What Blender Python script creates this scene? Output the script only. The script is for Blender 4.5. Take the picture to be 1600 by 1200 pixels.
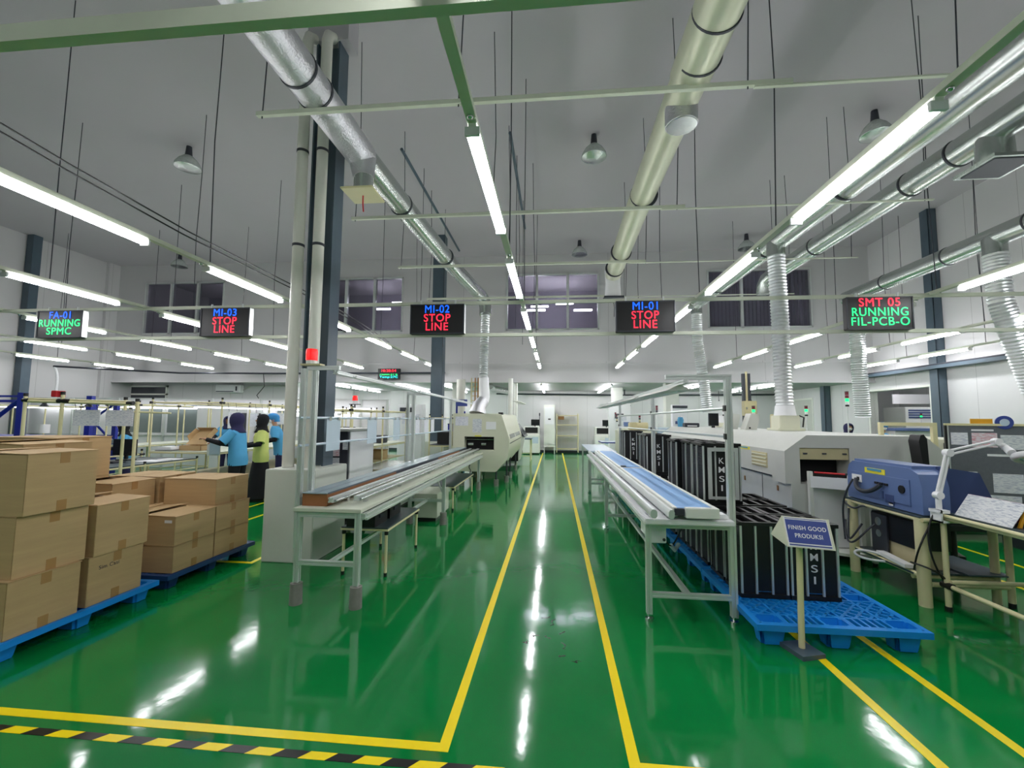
import bpy, bmesh, math, random
from mathutils import Vector, Matrix
random.seed(7)
PI = math.pi
R = math.radians
for o in list(bpy.data.objects):
    bpy.data.objects.remove(o)
sc = bpy.context.scene
COL = sc.collection

# ------------------------------------------------------------------ camera
yaw, pitch, roll, FOCAL = 0.09674, 0.07804, 0.00852, 685.55
F = Vector((-math.sin(yaw) * math.cos(pitch), math.cos(yaw) * math.cos(pitch), math.sin(pitch)))
Rv = Vector((math.cos(yaw), math.sin(yaw), 0))
Uv = Rv.cross(F)
R2 = math.cos(roll) * Rv + math.sin(roll) * Uv
U2 = -math.sin(roll) * Rv + math.cos(roll) * Uv
cd = bpy.data.cameras.new('camera')
cam = bpy.data.objects.new('camera', cd)
COL.objects.link(cam)
cd.sensor_fit = 'HORIZONTAL'
cd.sensor_width = 36
cd.lens = FOCAL / 1600 * 36
cd.clip_start = 0.05
cam.matrix_world = Matrix(((R2.x, U2.x, -F.x, 0), (R2.y, U2.y, -F.y, 0), (R2.z, U2.z, -F.z, 1.5), (0, 0, 0, 1)))
sc.camera = cam

# ------------------------------------------------------------------ world, exposure
w = bpy.data.worlds.new('world')
sc.world = w
w.use_nodes = True
w.node_tree.nodes['Background'].inputs[0].default_value = (0.8, 0.85, 1, 1)
w.node_tree.nodes['Background'].inputs[1].default_value = 0.15
sc.view_settings.view_transform = 'Standard'
sc.view_settings.look = 'None'
sc.view_settings.exposure = 0.62
sc.view_settings.gamma = 1.0
sc.view_settings.use_curve_mapping = False
LAMP = 26.0          # emission of the tube diffusers


# ------------------------------------------------------------------ materials
def lin(c):
    c = c / 255
    return c / 12.92 if c <= 0.04045 else ((c + 0.055) / 1.055) ** 2.4


def rgb(c):
    return (lin(c[0]), lin(c[1]), lin(c[2]), 1)


def mat(name, c, rough=0.5, metal=0.0, var=0.06, vscale=6.0, bump=0.0, bscale=60.0, coat=0.0, trans=0.0, alpha=1.0, stretch=(1, 1, 1), emit=None, es=0.0):
    m = bpy.data.materials.new(name)
    m.use_nodes = True
    nt = m.node_tree
    b = nt.nodes['Principled BSDF']
    b.inputs['Base Color'].default_value = rgb(c)
    b.inputs['Roughness'].default_value = rough
    b.inputs['Metallic'].default_value = metal
    b.inputs['Coat Weight'].default_value = coat
    b.inputs['Transmission Weight'].default_value = trans
    b.inputs['Alpha'].default_value = alpha
    if emit:
        b.inputs['Emission Color'].default_value = rgb(emit)
        b.inputs['Emission Strength'].default_value = es
        return m
    tc = nt.nodes.new('ShaderNodeTexCoord')
    mp = nt.nodes.new('ShaderNodeMapping')
    mp.inputs['Scale'].default_value = stretch
    nt.links.new(tc.outputs['Object'], mp.inputs[0])
    if var > 0:
        n = nt.nodes.new('ShaderNodeTexNoise')
        n.inputs['Scale'].default_value = vscale
        n.inputs['Detail'].default_value = 4
        nt.links.new(mp.outputs[0], n.inputs['Vector'])
        mx = nt.nodes.new('ShaderNodeMix')
        mx.data_type = 'RGBA'
        a = rgb(c)
        mx.inputs[6].default_value = tuple(x * (1 - var * 1.6) for x in a[:3]) + (1,)
        mx.inputs[7].default_value = tuple(min(1, x * (1 + var)) for x in a[:3]) + (1,)
        nt.links.new(n.outputs[0], mx.inputs[0])
        nt.links.new(mx.outputs[2], b.inputs['Base Color'])
    if bump > 0:
        n2 = nt.nodes.new('ShaderNodeTexNoise')
        n2.inputs['Scale'].default_value = bscale
        n2.inputs['Detail'].default_value = 3
        nt.links.new(mp.outputs[0], n2.inputs['Vector'])
        bp = nt.nodes.new('ShaderNodeBump')
        bp.inputs['Strength'].default_value = bump
        bp.inputs['Distance'].default_value = 0.01
        nt.links.new(n2.outputs[0], bp.inputs['Height'])
        nt.links.new(bp.outputs[0], b.inputs['Normal'])
    return m


def floor_mat():
    m = bpy.data.materials.new('green epoxy')
    m.use_nodes = True
    nt = m.node_tree
    L = nt.links
    b = nt.nodes['Principled BSDF']
    tc = nt.nodes.new('ShaderNodeTexCoord')
    n = nt.nodes.new('ShaderNodeTexNoise')
    n.inputs['Scale'].default_value = 0.5
    n.inputs['Detail'].default_value = 6
    L.new(tc.outputs['Object'], n.inputs['Vector'])
    cr = nt.nodes.new('ShaderNodeValToRGB')
    cr.color_ramp.elements[0].position = 0.3
    cr.color_ramp.elements[0].color = (0.002, 0.19, 0.040, 1)
    cr.color_ramp.elements[1].position = 0.7
    cr.color_ramp.elements[1].color = (0.004, 0.285, 0.058, 1)
    L.new(n.outputs[0], cr.inputs[0])
    n3 = nt.nodes.new('ShaderNodeTexNoise')
    n3.inputs['Scale'].default_value = 240
    n3.inputs['Detail'].default_value = 2
    L.new(tc.outputs['Object'], n3.inputs['Vector'])
    mx = nt.nodes.new('ShaderNodeMix')
    mx.data_type = 'RGBA'
    mx.blend_type = 'MULTIPLY'
    mx.inputs[0].default_value = 0.25
    L.new(cr.outputs[0], mx.inputs[6])
    L.new(n3.outputs[0], mx.inputs[7])
    L.new(mx.outputs[2], b.inputs['Base Color'])
    n4 = nt.nodes.new('ShaderNodeTexNoise')
    n4.inputs['Scale'].default_value = 1.6
    n4.inputs['Detail'].default_value = 5
    L.new(tc.outputs['Object'], n4.inputs['Vector'])
    mr = nt.nodes.new('ShaderNodeMapRange')
    mr.inputs[3].default_value = 0.045
    mr.inputs[4].default_value = 0.13
    L.new(n4.outputs[0], mr.inputs[0])
    L.new(mr.outputs[0], b.inputs['Roughness'])
    n2 = nt.nodes.new('ShaderNodeTexNoise')
    n2.inputs['Scale'].default_value = 7.0
    n2.inputs['Detail'].default_value = 3
    L.new(tc.outputs['Object'], n2.inputs['Vector'])
    bp = nt.nodes.new('ShaderNodeBump')
    bp.inputs['Strength'].default_value = 0.10
    bp.inputs['Distance'].default_value = 0.008
    L.new(n2.outputs[0], bp.inputs['Height'])
    L.new(bp.outputs[0], b.inputs['Normal'])
    b.inputs['Specular IOR Level'].default_value = 0.5
    return m


def panel_mat(name, c, scale, rough=0.5):
    """painted sandwich panels: faint vertical seams"""
    m = mat(name, c, rough, var=0.03, vscale=0.8, bump=0.03, bscale=3)
    nt = m.node_tree
    b = nt.nodes['Principled BSDF']
    src = b.inputs['Base Color'].links[0].from_socket
    tc = nt.nodes.new('ShaderNodeTexCoord')
    sx = nt.nodes.new('ShaderNodeSeparateXYZ')
    nt.links.new(tc.outputs['Object'], sx.inputs[0])
    ad = nt.nodes.new('ShaderNodeMath')
    ad.operation = 'ADD'
    nt.links.new(sx.outputs[0], ad.inputs[0])
    nt.links.new(sx.outputs[1], ad.inputs[1])
    mu = nt.nodes.new('ShaderNodeMath')
    mu.operation = 'DIVIDE'
    mu.inputs[1].default_value = scale
    nt.links.new(ad.outputs[0], mu.inputs[0])
    fr = nt.nodes.new('ShaderNodeMath')
    fr.operation = 'FRACT'
    nt.links.new(mu.outputs[0], fr.inputs[0])
    gt = nt.nodes.new('ShaderNodeMath')
    gt.operation = 'GREATER_THAN'
    gt.inputs[1].default_value = 1 - 0.008 / scale
    nt.links.new(fr.outputs[0], gt.inputs[0])
    mx = nt.nodes.new('ShaderNodeMix')
    mx.data_type = 'RGBA'
    nt.links.new(gt.outputs[0], mx.inputs[0])
    nt.links.new(src, mx.inputs[6])
    mx.inputs[7].default_value = rgb(tuple(v * 0.75 for v in c))
    nt.links.new(mx.outputs[2], b.inputs['Base Color'])
    return m


def card_mat():
    m = mat('corrugated cardboard', (190, 160, 116), 0.75, var=0.10, vscale=3, bump=0.15, bscale=40, stretch=(1, 1, 12))
    return m


def paper_mat(name, c, ink):
    ink = tuple(i * .5 + j * .5 for i, j in zip(ink, c))
    m = mat(name, c, 0.6, var=0)
    nt = m.node_tree
    b = nt.nodes['Principled BSDF']
    tc = nt.nodes.new('ShaderNodeTexCoord')
    mp = nt.nodes.new('ShaderNodeMapping')
    mp.inputs['Scale'].default_value = (11, 11, 95)
    nt.links.new(tc.outputs['Object'], mp.inputs[0])
    n = nt.nodes.new('ShaderNodeTexNoise')
    n.inputs['Scale'].default_value = 2.2
    n.inputs['Detail'].default_value = 3
    nt.links.new(mp.outputs[0], n.inputs['Vector'])
    cr = nt.nodes.new('ShaderNodeValToRGB')
    cr.color_ramp.elements[0].position = 0.40
    cr.color_ramp.elements[0].color = rgb(ink)
    cr.color_ramp.elements[1].position = 0.5
    cr.color_ramp.elements[1].color = rgb(c)
    nt.links.new(n.outputs[0], cr.inputs[0])
    nt.links.new(cr.outputs[0], b.inputs['Base Color'])
    return m


M_ = {}
M_['floor'] = floor_mat()
M_['ceil'] = mat('ceiling paint', (184, 180, 185), 0.75, var=0.07, vscale=0.35, bump=0.05, bscale=4)
M_['wall'] = panel_mat('wall panel', (214, 213, 214), 1.2)
M_['wallup'] = panel_mat('upper wall panel', (200, 199, 200), 4.8)
M_['slate'] = mat('slate paint', (78, 94, 106), 0.45, var=0.08)
M_['white'] = mat('white paint', (232, 233, 226), 0.42, var=0.04)
M_['plinth'] = mat('plinth plaster', (214, 217, 208), 0.6, var=0.07, vscale=2, bump=0.1, bscale=25)
M_['pipewhite'] = mat('pvc white', (222, 222, 212), 0.4, var=0.08, vscale=2)
M_['rail'] = mat('rail paint', (205, 210, 192), 0.5, var=0.08, vscale=4)
M_['alu'] = mat('brushed aluminium', (226, 230, 228), 0.32, 0.6, var=0.05)
M_['galv'] = mat('galvanised duct', (200, 206, 202), 0.27, 0.95, var=0.10, vscale=2.5, bump=0.12, bscale=6)
M_['foil'] = mat('foil duct wrap', (222, 222, 226), 0.34, 0.95, var=0.08, bump=1.0, bscale=55)
M_['flex'] = mat('flexible foil hose', (226, 228, 230), 0.35, 0.8, var=0.08, vscale=20, bump=0.5, bscale=60)
M_['duct_cream'] = mat('cream duct skin', (205, 208, 184), 0.38, 0.35, var=0.10, vscale=3, bump=0.15, bscale=14)
M_['cream'] = mat('ivory coated pipe', (226, 218, 172), 0.4, var=0.06)
M_['machine'] = mat('machine ivory paint', (222, 222, 200), 0.38, var=0.03)
M_['oven'] = mat('machine light grey paint', (205, 206, 199), 0.4, var=0.04)
M_['beige'] = mat('beige panel', (202, 192, 150), 0.45, var=0.06)
M_['black'] = mat('black plastic', (22, 22, 24), 0.42, var=0.1)
M_['dark'] = mat('dark interior', (10, 10, 12), 0.7, var=0.0)
M_['charcoal'] = mat('charcoal paint', (52, 55, 64), 0.5, var=0.06)
M_['screen'] = mat('switched off screen', (20, 22, 28), 0.15, var=0.0)
M_['matgrey'] = mat('antistatic mat', (58, 74, 80), 0.4, var=0.06)
M_['belt'] = mat('blue belt', (128, 172, 222), 0.5, var=0.03)
M_['greybelt'] = mat('grey blue board', (150, 168, 176), 0.22, var=0.10, vscale=3)
M_['wood'] = mat('brown plywood', (150, 98, 56), 0.55, var=0.15, vscale=4, stretch=(1, 8, 1))
M_['card'] = card_mat()
M_['cardin'] = mat('cardboard inside', (168, 130, 84), 0.8, var=0.08)
M_['tape'] = mat('brown packing tape', (172, 132, 84), 0.25, var=0.05)
M_['label'] = paper_mat('printed label', (228, 230, 232), (130, 140, 165))
M_['paper'] = paper_mat('printed sheet', (236, 236, 242), (150, 155, 185))
M_['redpaper'] = paper_mat('red printed sheet', (236, 226, 232), (205, 60, 80))
M_['film'] = mat('pale plastic sleeve', (196, 212, 226), 0.25, var=0.05)
M_['bluepl'] = mat('bright blue plastic', (22, 142, 232), 0.38, var=0.04)
M_['darkbluepl'] = mat('dark blue plastic', (30, 66, 122), 0.45, var=0.06)
M_['rackblue'] = mat('blue rack paint', (28, 44, 150), 0.4, var=0.06)
M_['bluebox'] = mat('slate blue casing', (100, 122, 170), 0.33, var=0.04)
M_['bluebox2'] = mat('dark slate blue casing', (66, 82, 128), 0.38, var=0.05)
M_['signblue'] = mat('sign blue', (58, 76, 152), 0.4, var=0.02)
M_['signwhite'] = mat('sign white', (238, 238, 240), 0.45, var=0.0)
M_['yellow'] = mat('yellow floor paint', (255, 226, 0), 0.3, var=0.02, vscale=3)
M_['tapeblack'] = mat('black floor tape', (18, 20, 20), 0.3, var=0.1)
M_['concrete'] = mat('concrete foot', (138, 136, 130), 0.6, var=0.14, vscale=25, bump=0.2)
M_['chrome'] = mat('chrome', (210, 212, 214), 0.12, 1.0, var=0.0)
M_['red'] = mat('red lens', (215, 20, 22), 0.25, emit=(240, 25, 25), es=0.55)
M_['redpl'] = mat('red plastic', (200, 34, 44), 0.4, var=0.05)
M_['orange'] = mat('orange board', (235, 170, 40), 0.5, var=0.05)
M_['yellowpl'] = mat('yellow sticker', (236, 226, 60), 0.5, var=0.03)
M_['greenpl'] = mat('green card', (96, 200, 90), 0.35, var=0.03)
M_['teal'] = mat('cyan sticker', (70, 150, 190), 0.5, var=0.03)
M_['skin'] = mat('skin', (196, 146, 118), 0.55, var=0.05)
M_['shirtblue'] = mat('sky blue cloth', (88, 172, 222), 0.85, var=0.08, vscale=9, bump=0.4, bscale=14)
M_['shirtyellow'] = mat('lime yellow cloth', (212, 222, 128), 0.85, var=0.08, vscale=9, bump=0.4, bscale=14)
M_['navy'] = mat('navy cloth', (46, 44, 84), 0.9, var=0.1, vscale=12, bump=0.4, bscale=16)
M_['blackcloth'] = mat('black cloth', (20, 20, 26), 0.9, var=0.12, vscale=12, bump=0.4, bscale=16)
M_['capblue'] = mat('blue hair cover', (66, 150, 216), 0.8, var=0.1, vscale=20, bump=0.5, bscale=40)
M_['board'] = mat('grey felt board', (104, 108, 114), 0.9, var=0.1, vscale=30, bump=0.2, bscale=120)
M_['brown'] = mat('brown', (150, 106, 60), 0.6, var=0.1)
M_['glass'] = mat('window glass', (184, 182, 196), 0.05, trans=0.9, var=0)
M_['glass'].node_tree.nodes['Principled BSDF'].inputs['IOR'].default_value = 1.1
M_['lens'] = mat('magnifier glass', (170, 205, 215), 0.1, trans=0.5, var=0)
M_['purple'] = mat('upper room paint', (142, 138, 150), 0.7, var=0.04)
M_['blind'] = mat('vertical blind', (172, 170, 182), 0.7, var=0.05)
M_['darkwin'] = mat('dark glazing', (70, 72, 80), 0.12, var=0.05)
M_['greywin'] = mat('frosted glazing', (128, 138, 138), 0.2, var=0.05)
M_['lamp'] = mat('tube diffuser', (255, 255, 255), 0.4, emit=(252, 252, 255), es=LAMP)
M_['lampdim'] = mat('bench lamp diffuser', (255, 255, 255), 0.4, emit=(252, 252, 255), es=2.4)
M_['ledgreen'] = mat('green led', (0, 210, 110), 0.4, emit=(20, 240, 120), es=1.3)
M_['ledred'] = mat('red led', (240, 20, 40), 0.4, emit=(255, 36, 60), es=1.5)
M_['ledblue'] = mat('blue led', (10, 80, 255), 0.4, emit=(16, 84, 255), es=1.5)
M_['ledcyan'] = mat('cyan led', (0, 220, 220), 0.4, emit=(20, 225, 225), es=1.4)
M_['reflector'] = mat('glass reflector dome', (212, 220, 216), 0.25, 0.5, var=0.2, vscale=30, bump=0.8, bscale=30)
M_['redlight'] = mat('dark red lens', (110, 24, 40), 0.3, var=0.05)


# ------------------------------------------------------------------ mesh building
def origin(o):
    v = Vector((0, 0, 0))
    while o:
        v += o.location
        o = o.parent
    return v


class MB:
    def __init__(s):
        s.bm = bmesh.new()

    def _t(s, verts, mtx):
        bmesh.ops.transform(s.bm, matrix=mtx, verts=verts)

    def bx(s, x0, x1, y0, y1, z0, z1, bev=0.0, rz=0.0):
        r = bmesh.ops.create_cube(s.bm, size=1)
        vs = r['verts']
        s._t(vs, Matrix.Translation(((x0 + x1) / 2, (y0 + y1) / 2, (z0 + z1) / 2)) @ Matrix.Rotation(rz, 4, 'Z')
             @ Matrix.Diagonal((abs(x1 - x0), abs(y1 - y0), abs(z1 - z0), 1)))
        if bev > 0:
            es = list({e for v in vs for e in v.link_edges})
            bmesh.ops.bevel(s.bm, geom=es, offset=bev, segments=2, affect='EDGES')
        return s

    def obx(s, c, size, mtx):
        """box at c with rotation matrix"""
        r = bmesh.ops.create_cube(s.bm, size=1)
        s._t(r['verts'], Matrix.Translation(c) @ mtx.to_4x4() @ Matrix.Diagonal((*size, 1)))
        return s

    def cyl(s, p0, p1, r0, r1=None, seg=14, cap=True):
        return s.tube([p0, p1], [r0, r0 if r1 is None else r1], seg, cap)

    def tube(s, pts, r, seg=10, cap=True):
        pts = [Vector(p) for p in pts]
        n = len(pts)
        if not isinstance(r, (list, tuple)):
            r = [r] * n
        rings = []
        up = None
        for i, p in enumerate(pts):
            t = (pts[min(i + 1, n - 1)] - pts[max(i - 1, 0)]).normalized()
            if up is None:
                up = Vector((0, 0, 1)) if abs(t.z) < 0.9 else Vector((1, 0, 0))
            a = up - t * up.dot(t)
            if a.length < 1e-5:
                a = Vector((0, 1, 0)) - t * t.y
            a.normalize()
            up = a
            b = t.cross(a)
            rings.append([s.bm.verts.new(p + (a * math.cos(2 * PI * k / seg) + b * math.sin(2 * PI * k / seg)) * r[i]) for k in range(seg)])
        for i in range(n - 1):
            for k in range(seg):
                k2 = (k + 1) % seg
                s.bm.faces.new((rings[i][k], rings[i][k2], rings[i + 1][k2], rings[i + 1][k]))
        if cap:
            s.bm.faces.new(rings[0][::-1])
            s.bm.faces.new(rings[-1])
        return s

    def loft(s, rings, seg=16, cap=True):
        """rings: (cx, cy, cz, rx, ry) horizontal ellipses"""
        rr = []
        for (cx, cy, cz, rx, ry) in rings:
            rr.append([s.bm.verts.new((cx + rx * math.cos(2 * PI * k / seg), cy + ry * math.sin(2 * PI * k / seg), cz)) for k in range(seg)])
        for i in range(len(rr) - 1):
            for k in range(seg):
                k2 = (k + 1) % seg
                s.bm.faces.new((rr[i][k], rr[i][k2], rr[i + 1][k2], rr[i + 1][k]))
        if cap:
            s.bm.faces.new(rr[0][::-1])
            s.bm.faces.new(rr[-1])
        return s

    def prism(s, poly, axis, a, b):
        """poly 2D points; axis 'X': (y,z), 'Y': (x,z), 'Z': (x,y)"""
        def P(p, t):
            return {'X': (t, p[0], p[1]), 'Y': (p[0], t, p[1]), 'Z': (p[0], p[1], t)}[axis]
        A = [s.bm.verts.new(P(p, a)) for p in poly]
        B = [s.bm.verts.new(P(p, b)) for p in poly]
        n = len(poly)
        s.bm.faces.new(A)
        s.bm.faces.new(B[::-1])
        for i in range(n):
            j = (i + 1) % n
            s.bm.faces.new((A[i], B[i], B[j], A[j]))
        return s

    def sph(s, c, r, sx=1, sy=1, sz=1, seg=16):
        q = bmesh.ops.create_uvsphere(s.bm, u_segments=seg, v_segments=max(6, seg // 2 + 2), radius=r)
        s._t(q['verts'], Matrix.Translation(c) @ Matrix.Diagonal((sx, sy, sz, 1)))
        return s

    def prof(s, p0, p1, wd=0.03, wd2=None):
        """slotted aluminium extrusion bar"""
        p0, p1 = Vector(p0), Vector(p1)
        h = wd / 2
        h2 = (wd2 or wd) / 2
        g = wd * 0.13
        d = wd * 0.16
        sec = [(-h, -h2), (-g, -h2), (-g, -h2 + d), (g, -h2 + d), (g, -h2), (h, -h2), (h, -g), (h - d, -g), (h - d, g), (h, g),
               (h, h2), (g, h2), (g, h2 - d), (-g, h2 - d), (-g, h2), (-h, h2), (-h, g), (-h + d, g), (-h + d, -g), (-h, -g)]
        t = (p1 - p0).normalized()
        up = Vector((0, 0, 1)) if abs(t.z) < 0.9 else Vector((0, 1, 0))
        a = t.cross(up).normalized()
        b = a.cross(t)
        A = [s.bm.verts.new(p0 + a * x + b * y) for x, y in sec]
        B = [s.bm.verts.new(p1 + a * x + b * y) for x, y in sec]
        n = len(sec)
        s.bm.faces.new(A[::-1])
        s.bm.faces.new(B)
        for i in range(n):
            j = (i + 1) % n
            s.bm.faces.new((A[i], A[j], B[j], B[i]))
        return s

    def build(s, name, m, parent=None, label=None, stuff=False):
        bmesh.ops.recalc_face_normals(s.bm, faces=s.bm.faces)
        me = bpy.data.meshes.new(name)
        s.bm.to_mesh(me)
        s.bm.free()
        return finish(me, name, m, parent, label)


def finish(me, name, m, parent=None, label=None):
    if isinstance(m, str):
        m = M_[m]
    me.materials.clear()
    me.materials.append(m)
    for p in me.polygons:
        p.use_smooth = True
    me.set_sharp_from_angle(angle=R(38))
    o = bpy.data.objects.new(name, me)
    COL.objects.link(o)
    if parent is not None:
        me.transform(Matrix.Translation(-origin(parent)))
        o.parent = parent
    else:
        xs = [v.co.x for v in me.vertices]
        ys = [v.co.y for v in me.vertices]
        zs = [v.co.z for v in me.vertices]
        c = Vector(((min(xs) + max(xs)) / 2, (min(ys) + max(ys)) / 2, min(zs)))
        me.transform(Matrix.Translation(-c))
        o.location = c
    if label:
        o['label'] = label
    return o


def tag(o, label, cat, group=None):
    o['label'] = label
    o['category'] = cat
    if group:
        o['group'] = group
    return o


def thing(name, label, cat, loc=(0, 0, 0), rz=0, group=None):
    o = bpy.data.objects.new(name, None)
    COL.objects.link(o)
    o.location = loc
    o.rotation_euler = (0, 0, rz)
    o.empty_display_size = 0.1
    return tag(o, label, cat, group)


def struct(o):
    o['kind'] = 'structure'
    return o


def copy_thing(root, loc, rz, label, group=None, dz=0):
    def cp(o, parent):
        c = o.copy()
        COL.objects.link(c)
        c.parent = parent
        for ch in [q for q in bpy.data.objects if q.parent == o]:
            cp(ch, c)
        return c
    c = cp(root, None)
    c.location = loc
    c.rotation_euler = (0, 0, rz)
    c['label'] = label
    if group:
        c['group'] = group
    return c


def text(name, body, w_, h_, m, parent, loc, rot=(R(90), 0, 0), depth=0.002, label=None, bold=0.0):
    """flat lettering fitted to w_ x h_, centred on loc (world coordinates)"""
    cu = bpy.data.curves.new('t', 'FONT')
    cu.body = body
    cu.align_x = 'CENTER'
    cu.extrude = depth
    cu.offset = bold * .35
    cu.space_character = 1.1
    ob = bpy.data.objects.new('t', cu)
    COL.objects.link(ob)
    bpy.context.view_layer.update()
    dg = bpy.context.evaluated_depsgraph_get()
    me = bpy.data.meshes.new_from_object(ob.evaluated_get(dg))
    bpy.data.objects.remove(ob)
    xs = [v.co.x for v in me.vertices]
    ys = [v.co.y for v in me.vertices]
    cx, cy = (min(xs) + max(xs)) / 2, (min(ys) + max(ys)) / 2
    sx, sy = w_ / (max(xs) - min(xs)), h_ / (max(ys) - min(ys))
    from mathutils import Euler
    me.transform(Matrix.Translation(loc) @ Euler(rot).to_matrix().to_4x4() @ Matrix.Diagonal((sx, sy, 1, 1)) @ Matrix.Translation((-cx, -cy, 0)))
    return finish(me, name, m, parent, label)


ORD = ['nearest', 'second', 'third', 'fourth', 'fifth', 'sixth', 'seventh', 'eighth']

# ================================================================== SETTING
XL, XR, YB, Y1, Y2, ZC, ZH = -16.0, 9.7, -5.0, 14.3, 19.75, 6.95, 2.73
struct(MB().bx(XL - .3, XR + 6, YB, Y2 + .3, -.2, 0).build('floor', 'floor'))
struct(MB().bx(XL - .3, XR + .3, YB, Y1 + 4.5, ZC, ZC + .2).build('ceiling', 'ceil'))
struct(MB().bx(XL - .2, XL, YB, Y2, 0, ZC).build('wall_left', 'wallup'))
struct(MB().bx(XL, XR, YB - .2, YB, 0, ZC).build('wall_front', 'wallup'))
# right wall with a window opening and a door opening
g = MB()
WY0, WY1, WZ0, WZ1 = 12.35, 14.55, 1.1, 2.41
DY0, DY1, DZ1 = 17.6, 19.05, 2.31
g.bx(XR, XR + .2, YB, WY0, 0, ZC).bx(XR, XR + .2, WY1, DY0, 0, ZC).bx(XR, XR + .2, WY0, WY1, 0, WZ0).bx(XR, XR + .2, WY0, WY1, WZ1, ZC)
g.bx(XR, XR + .2, DY0, DY1, DZ1, ZC).bx(XR, XR + .2, DY1, Y2, 0, ZC)
struct(g.build('wall_right', 'wall'))
# upper back wall with four window openings
WX = [(-14.8, -11.72), (-8.2, -5.15), (-1.6, 1.45), (4.86, 8.0)]
WB, WT = 4.4, 6.3
g = MB().bx(XL, XR, Y1, Y1 + .2, ZH, WB).bx(XL, XR, Y1, Y1 + .2, WT, ZC)
xs = [XL] + [v for p in WX for v in p] + [XR]
for i in range(0, len(xs), 2):
    g.bx(xs[i], xs[i + 1], Y1, Y1 + .2, WB, WT)
struct(g.build('wall_back_upper', 'wallup'))
struct(MB().bx(XL, XR, Y1 + .2, Y2 + .2, ZH, ZH + .2).build('ceiling_lower', 'ceil'))
struct(MB().bx(-9.4, XR, Y2, Y2 + .2, 0, ZH).build('wall_back', 'wall'))
struct(MB().bx(XL, -9.6, 15.2, 15.4, 0, ZH).build('wall_back_left', 'wall'))
struct(MB().bx(-9.6, -9.4, 15.2, Y2, 0, ZH).build('wall_side_left', 'wall'))
# rooms behind the upper windows
g = MB().bx(XL, XR, Y1 + 4.3, Y1 + 4.5, ZH + .2, ZC)
for x in (-10, -3.5, 3.3):
    g.bx(x - .05, x + .05, Y1 + .25, Y1 + 4.3, ZH + .2, ZC)
struct(g.build('wall_upper_rooms', 'purple'))
# room behind the right wall
g = MB().bx(XR + 4.6, XR + 4.8, 9, Y2, 0, ZH + .4).bx(XR + .2, XR + 4.8, 9, 9.2, 0, ZH + .4).bx(XR + .2, XR + 4.8, Y2, Y2 + .2, 0, ZH + .4)
struct(g.build('wall_side_room', 'wall'))
struct(MB().bx(XR + .2, XR + 4.8, 9, Y2 + .2, ZH + .4, ZH + .6).build('ceiling_side_room', 'ceil'))
for i, (a, b) in enumerate(WX):
    root = thing('window_%d' % (i + 1), 'upper window', 'window', ((a + b) / 2, Y1 + .05, WB))
    root['kind'] = 'structure'
    del root['label'], root['category']
    f = MB()
    t = .05
    f.bx(a, b, Y1 - .03, Y1 + .12, WB, WB + t).bx(a, b, Y1 - .03, Y1 + .12, WT - t, WT).bx(a, a + t, Y1 - .03, Y1 + .12, WB, WT).bx(b - t, b, Y1 - .03, Y1 + .12, WB, WT)
    for k in (1, 2):
        x = a + (b - a) * k / 3
        f.bx(x - .04, x + .04, Y1 - .03, Y1 + .12, WB, WT)
    f.build('window_frame', 'alu', root)
    MB().bx(a + t, b - t, Y1 + .05, Y1 + .06, WB + t, WT - t).build('window_pane', 'glass', root)
    if i == 3:
        g = MB()
        n = 26
        for k in range(n):
            x = a + .1 + (b - a - .2) * k / (n - 1)
            g.bx(x - .055, x + .055, Y1 + .2, Y1 + .21, WB + .02, WT - .03, rz=R(22))
        g.build('vertical_blind', 'blind', root)
# trims
struct(MB().bx(XL, XR, Y1 - .03, Y1, 3.3, 3.36).build('trim_1', 'wallup'))
struct(MB().bx(XL, XR, Y1 - .04, Y1 + .24, ZH - .06, ZH).build('trim_2', 'wallup'))
struct(MB().bx(XR - .02, XR + .22, WY0 - .05, WY0, WZ0, WZ1 + .06).bx(XR - .02, XR + .22, WY1, WY1 + .05, WZ0, WZ1 + .06).bx(XR - .02, XR + .22, WY0, WY1, WZ1, WZ1 + .06)
       .bx(XR - .02, XR + .22, WY0, WY1, WZ0 - .05, WZ0).build('window_5', 'white'))
struct(MB().bx(XR + .02, XR + .1, DY0, DY1, 0, DZ1).build('door_1', 'oven'))
struct(MB().bx(XR - .02, XR + .05, DY0 - .06, DY0, 0, DZ1 + .06).bx(XR - .02, XR + .05, DY1, DY1 + .06, 0, DZ1 + .06).bx(XR - .02, XR + .05, DY0, DY1, DZ1, DZ1 + .06).build('trim_3', 'white'))
struct(MB().bx(-9.4, XR, Y2 - .02, Y2, 0, .1).build('baseboard_back', 'charcoal'))
struct(MB().bx(XL, XL + .12, 13.9, Y1, 0, ZC).build('trim_4', 'wallup'))
# floor markings
Z0 = .001


def fline(pts, wd=.05, z=.0015):
    return MB().bx(*pts, 0, z)


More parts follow.
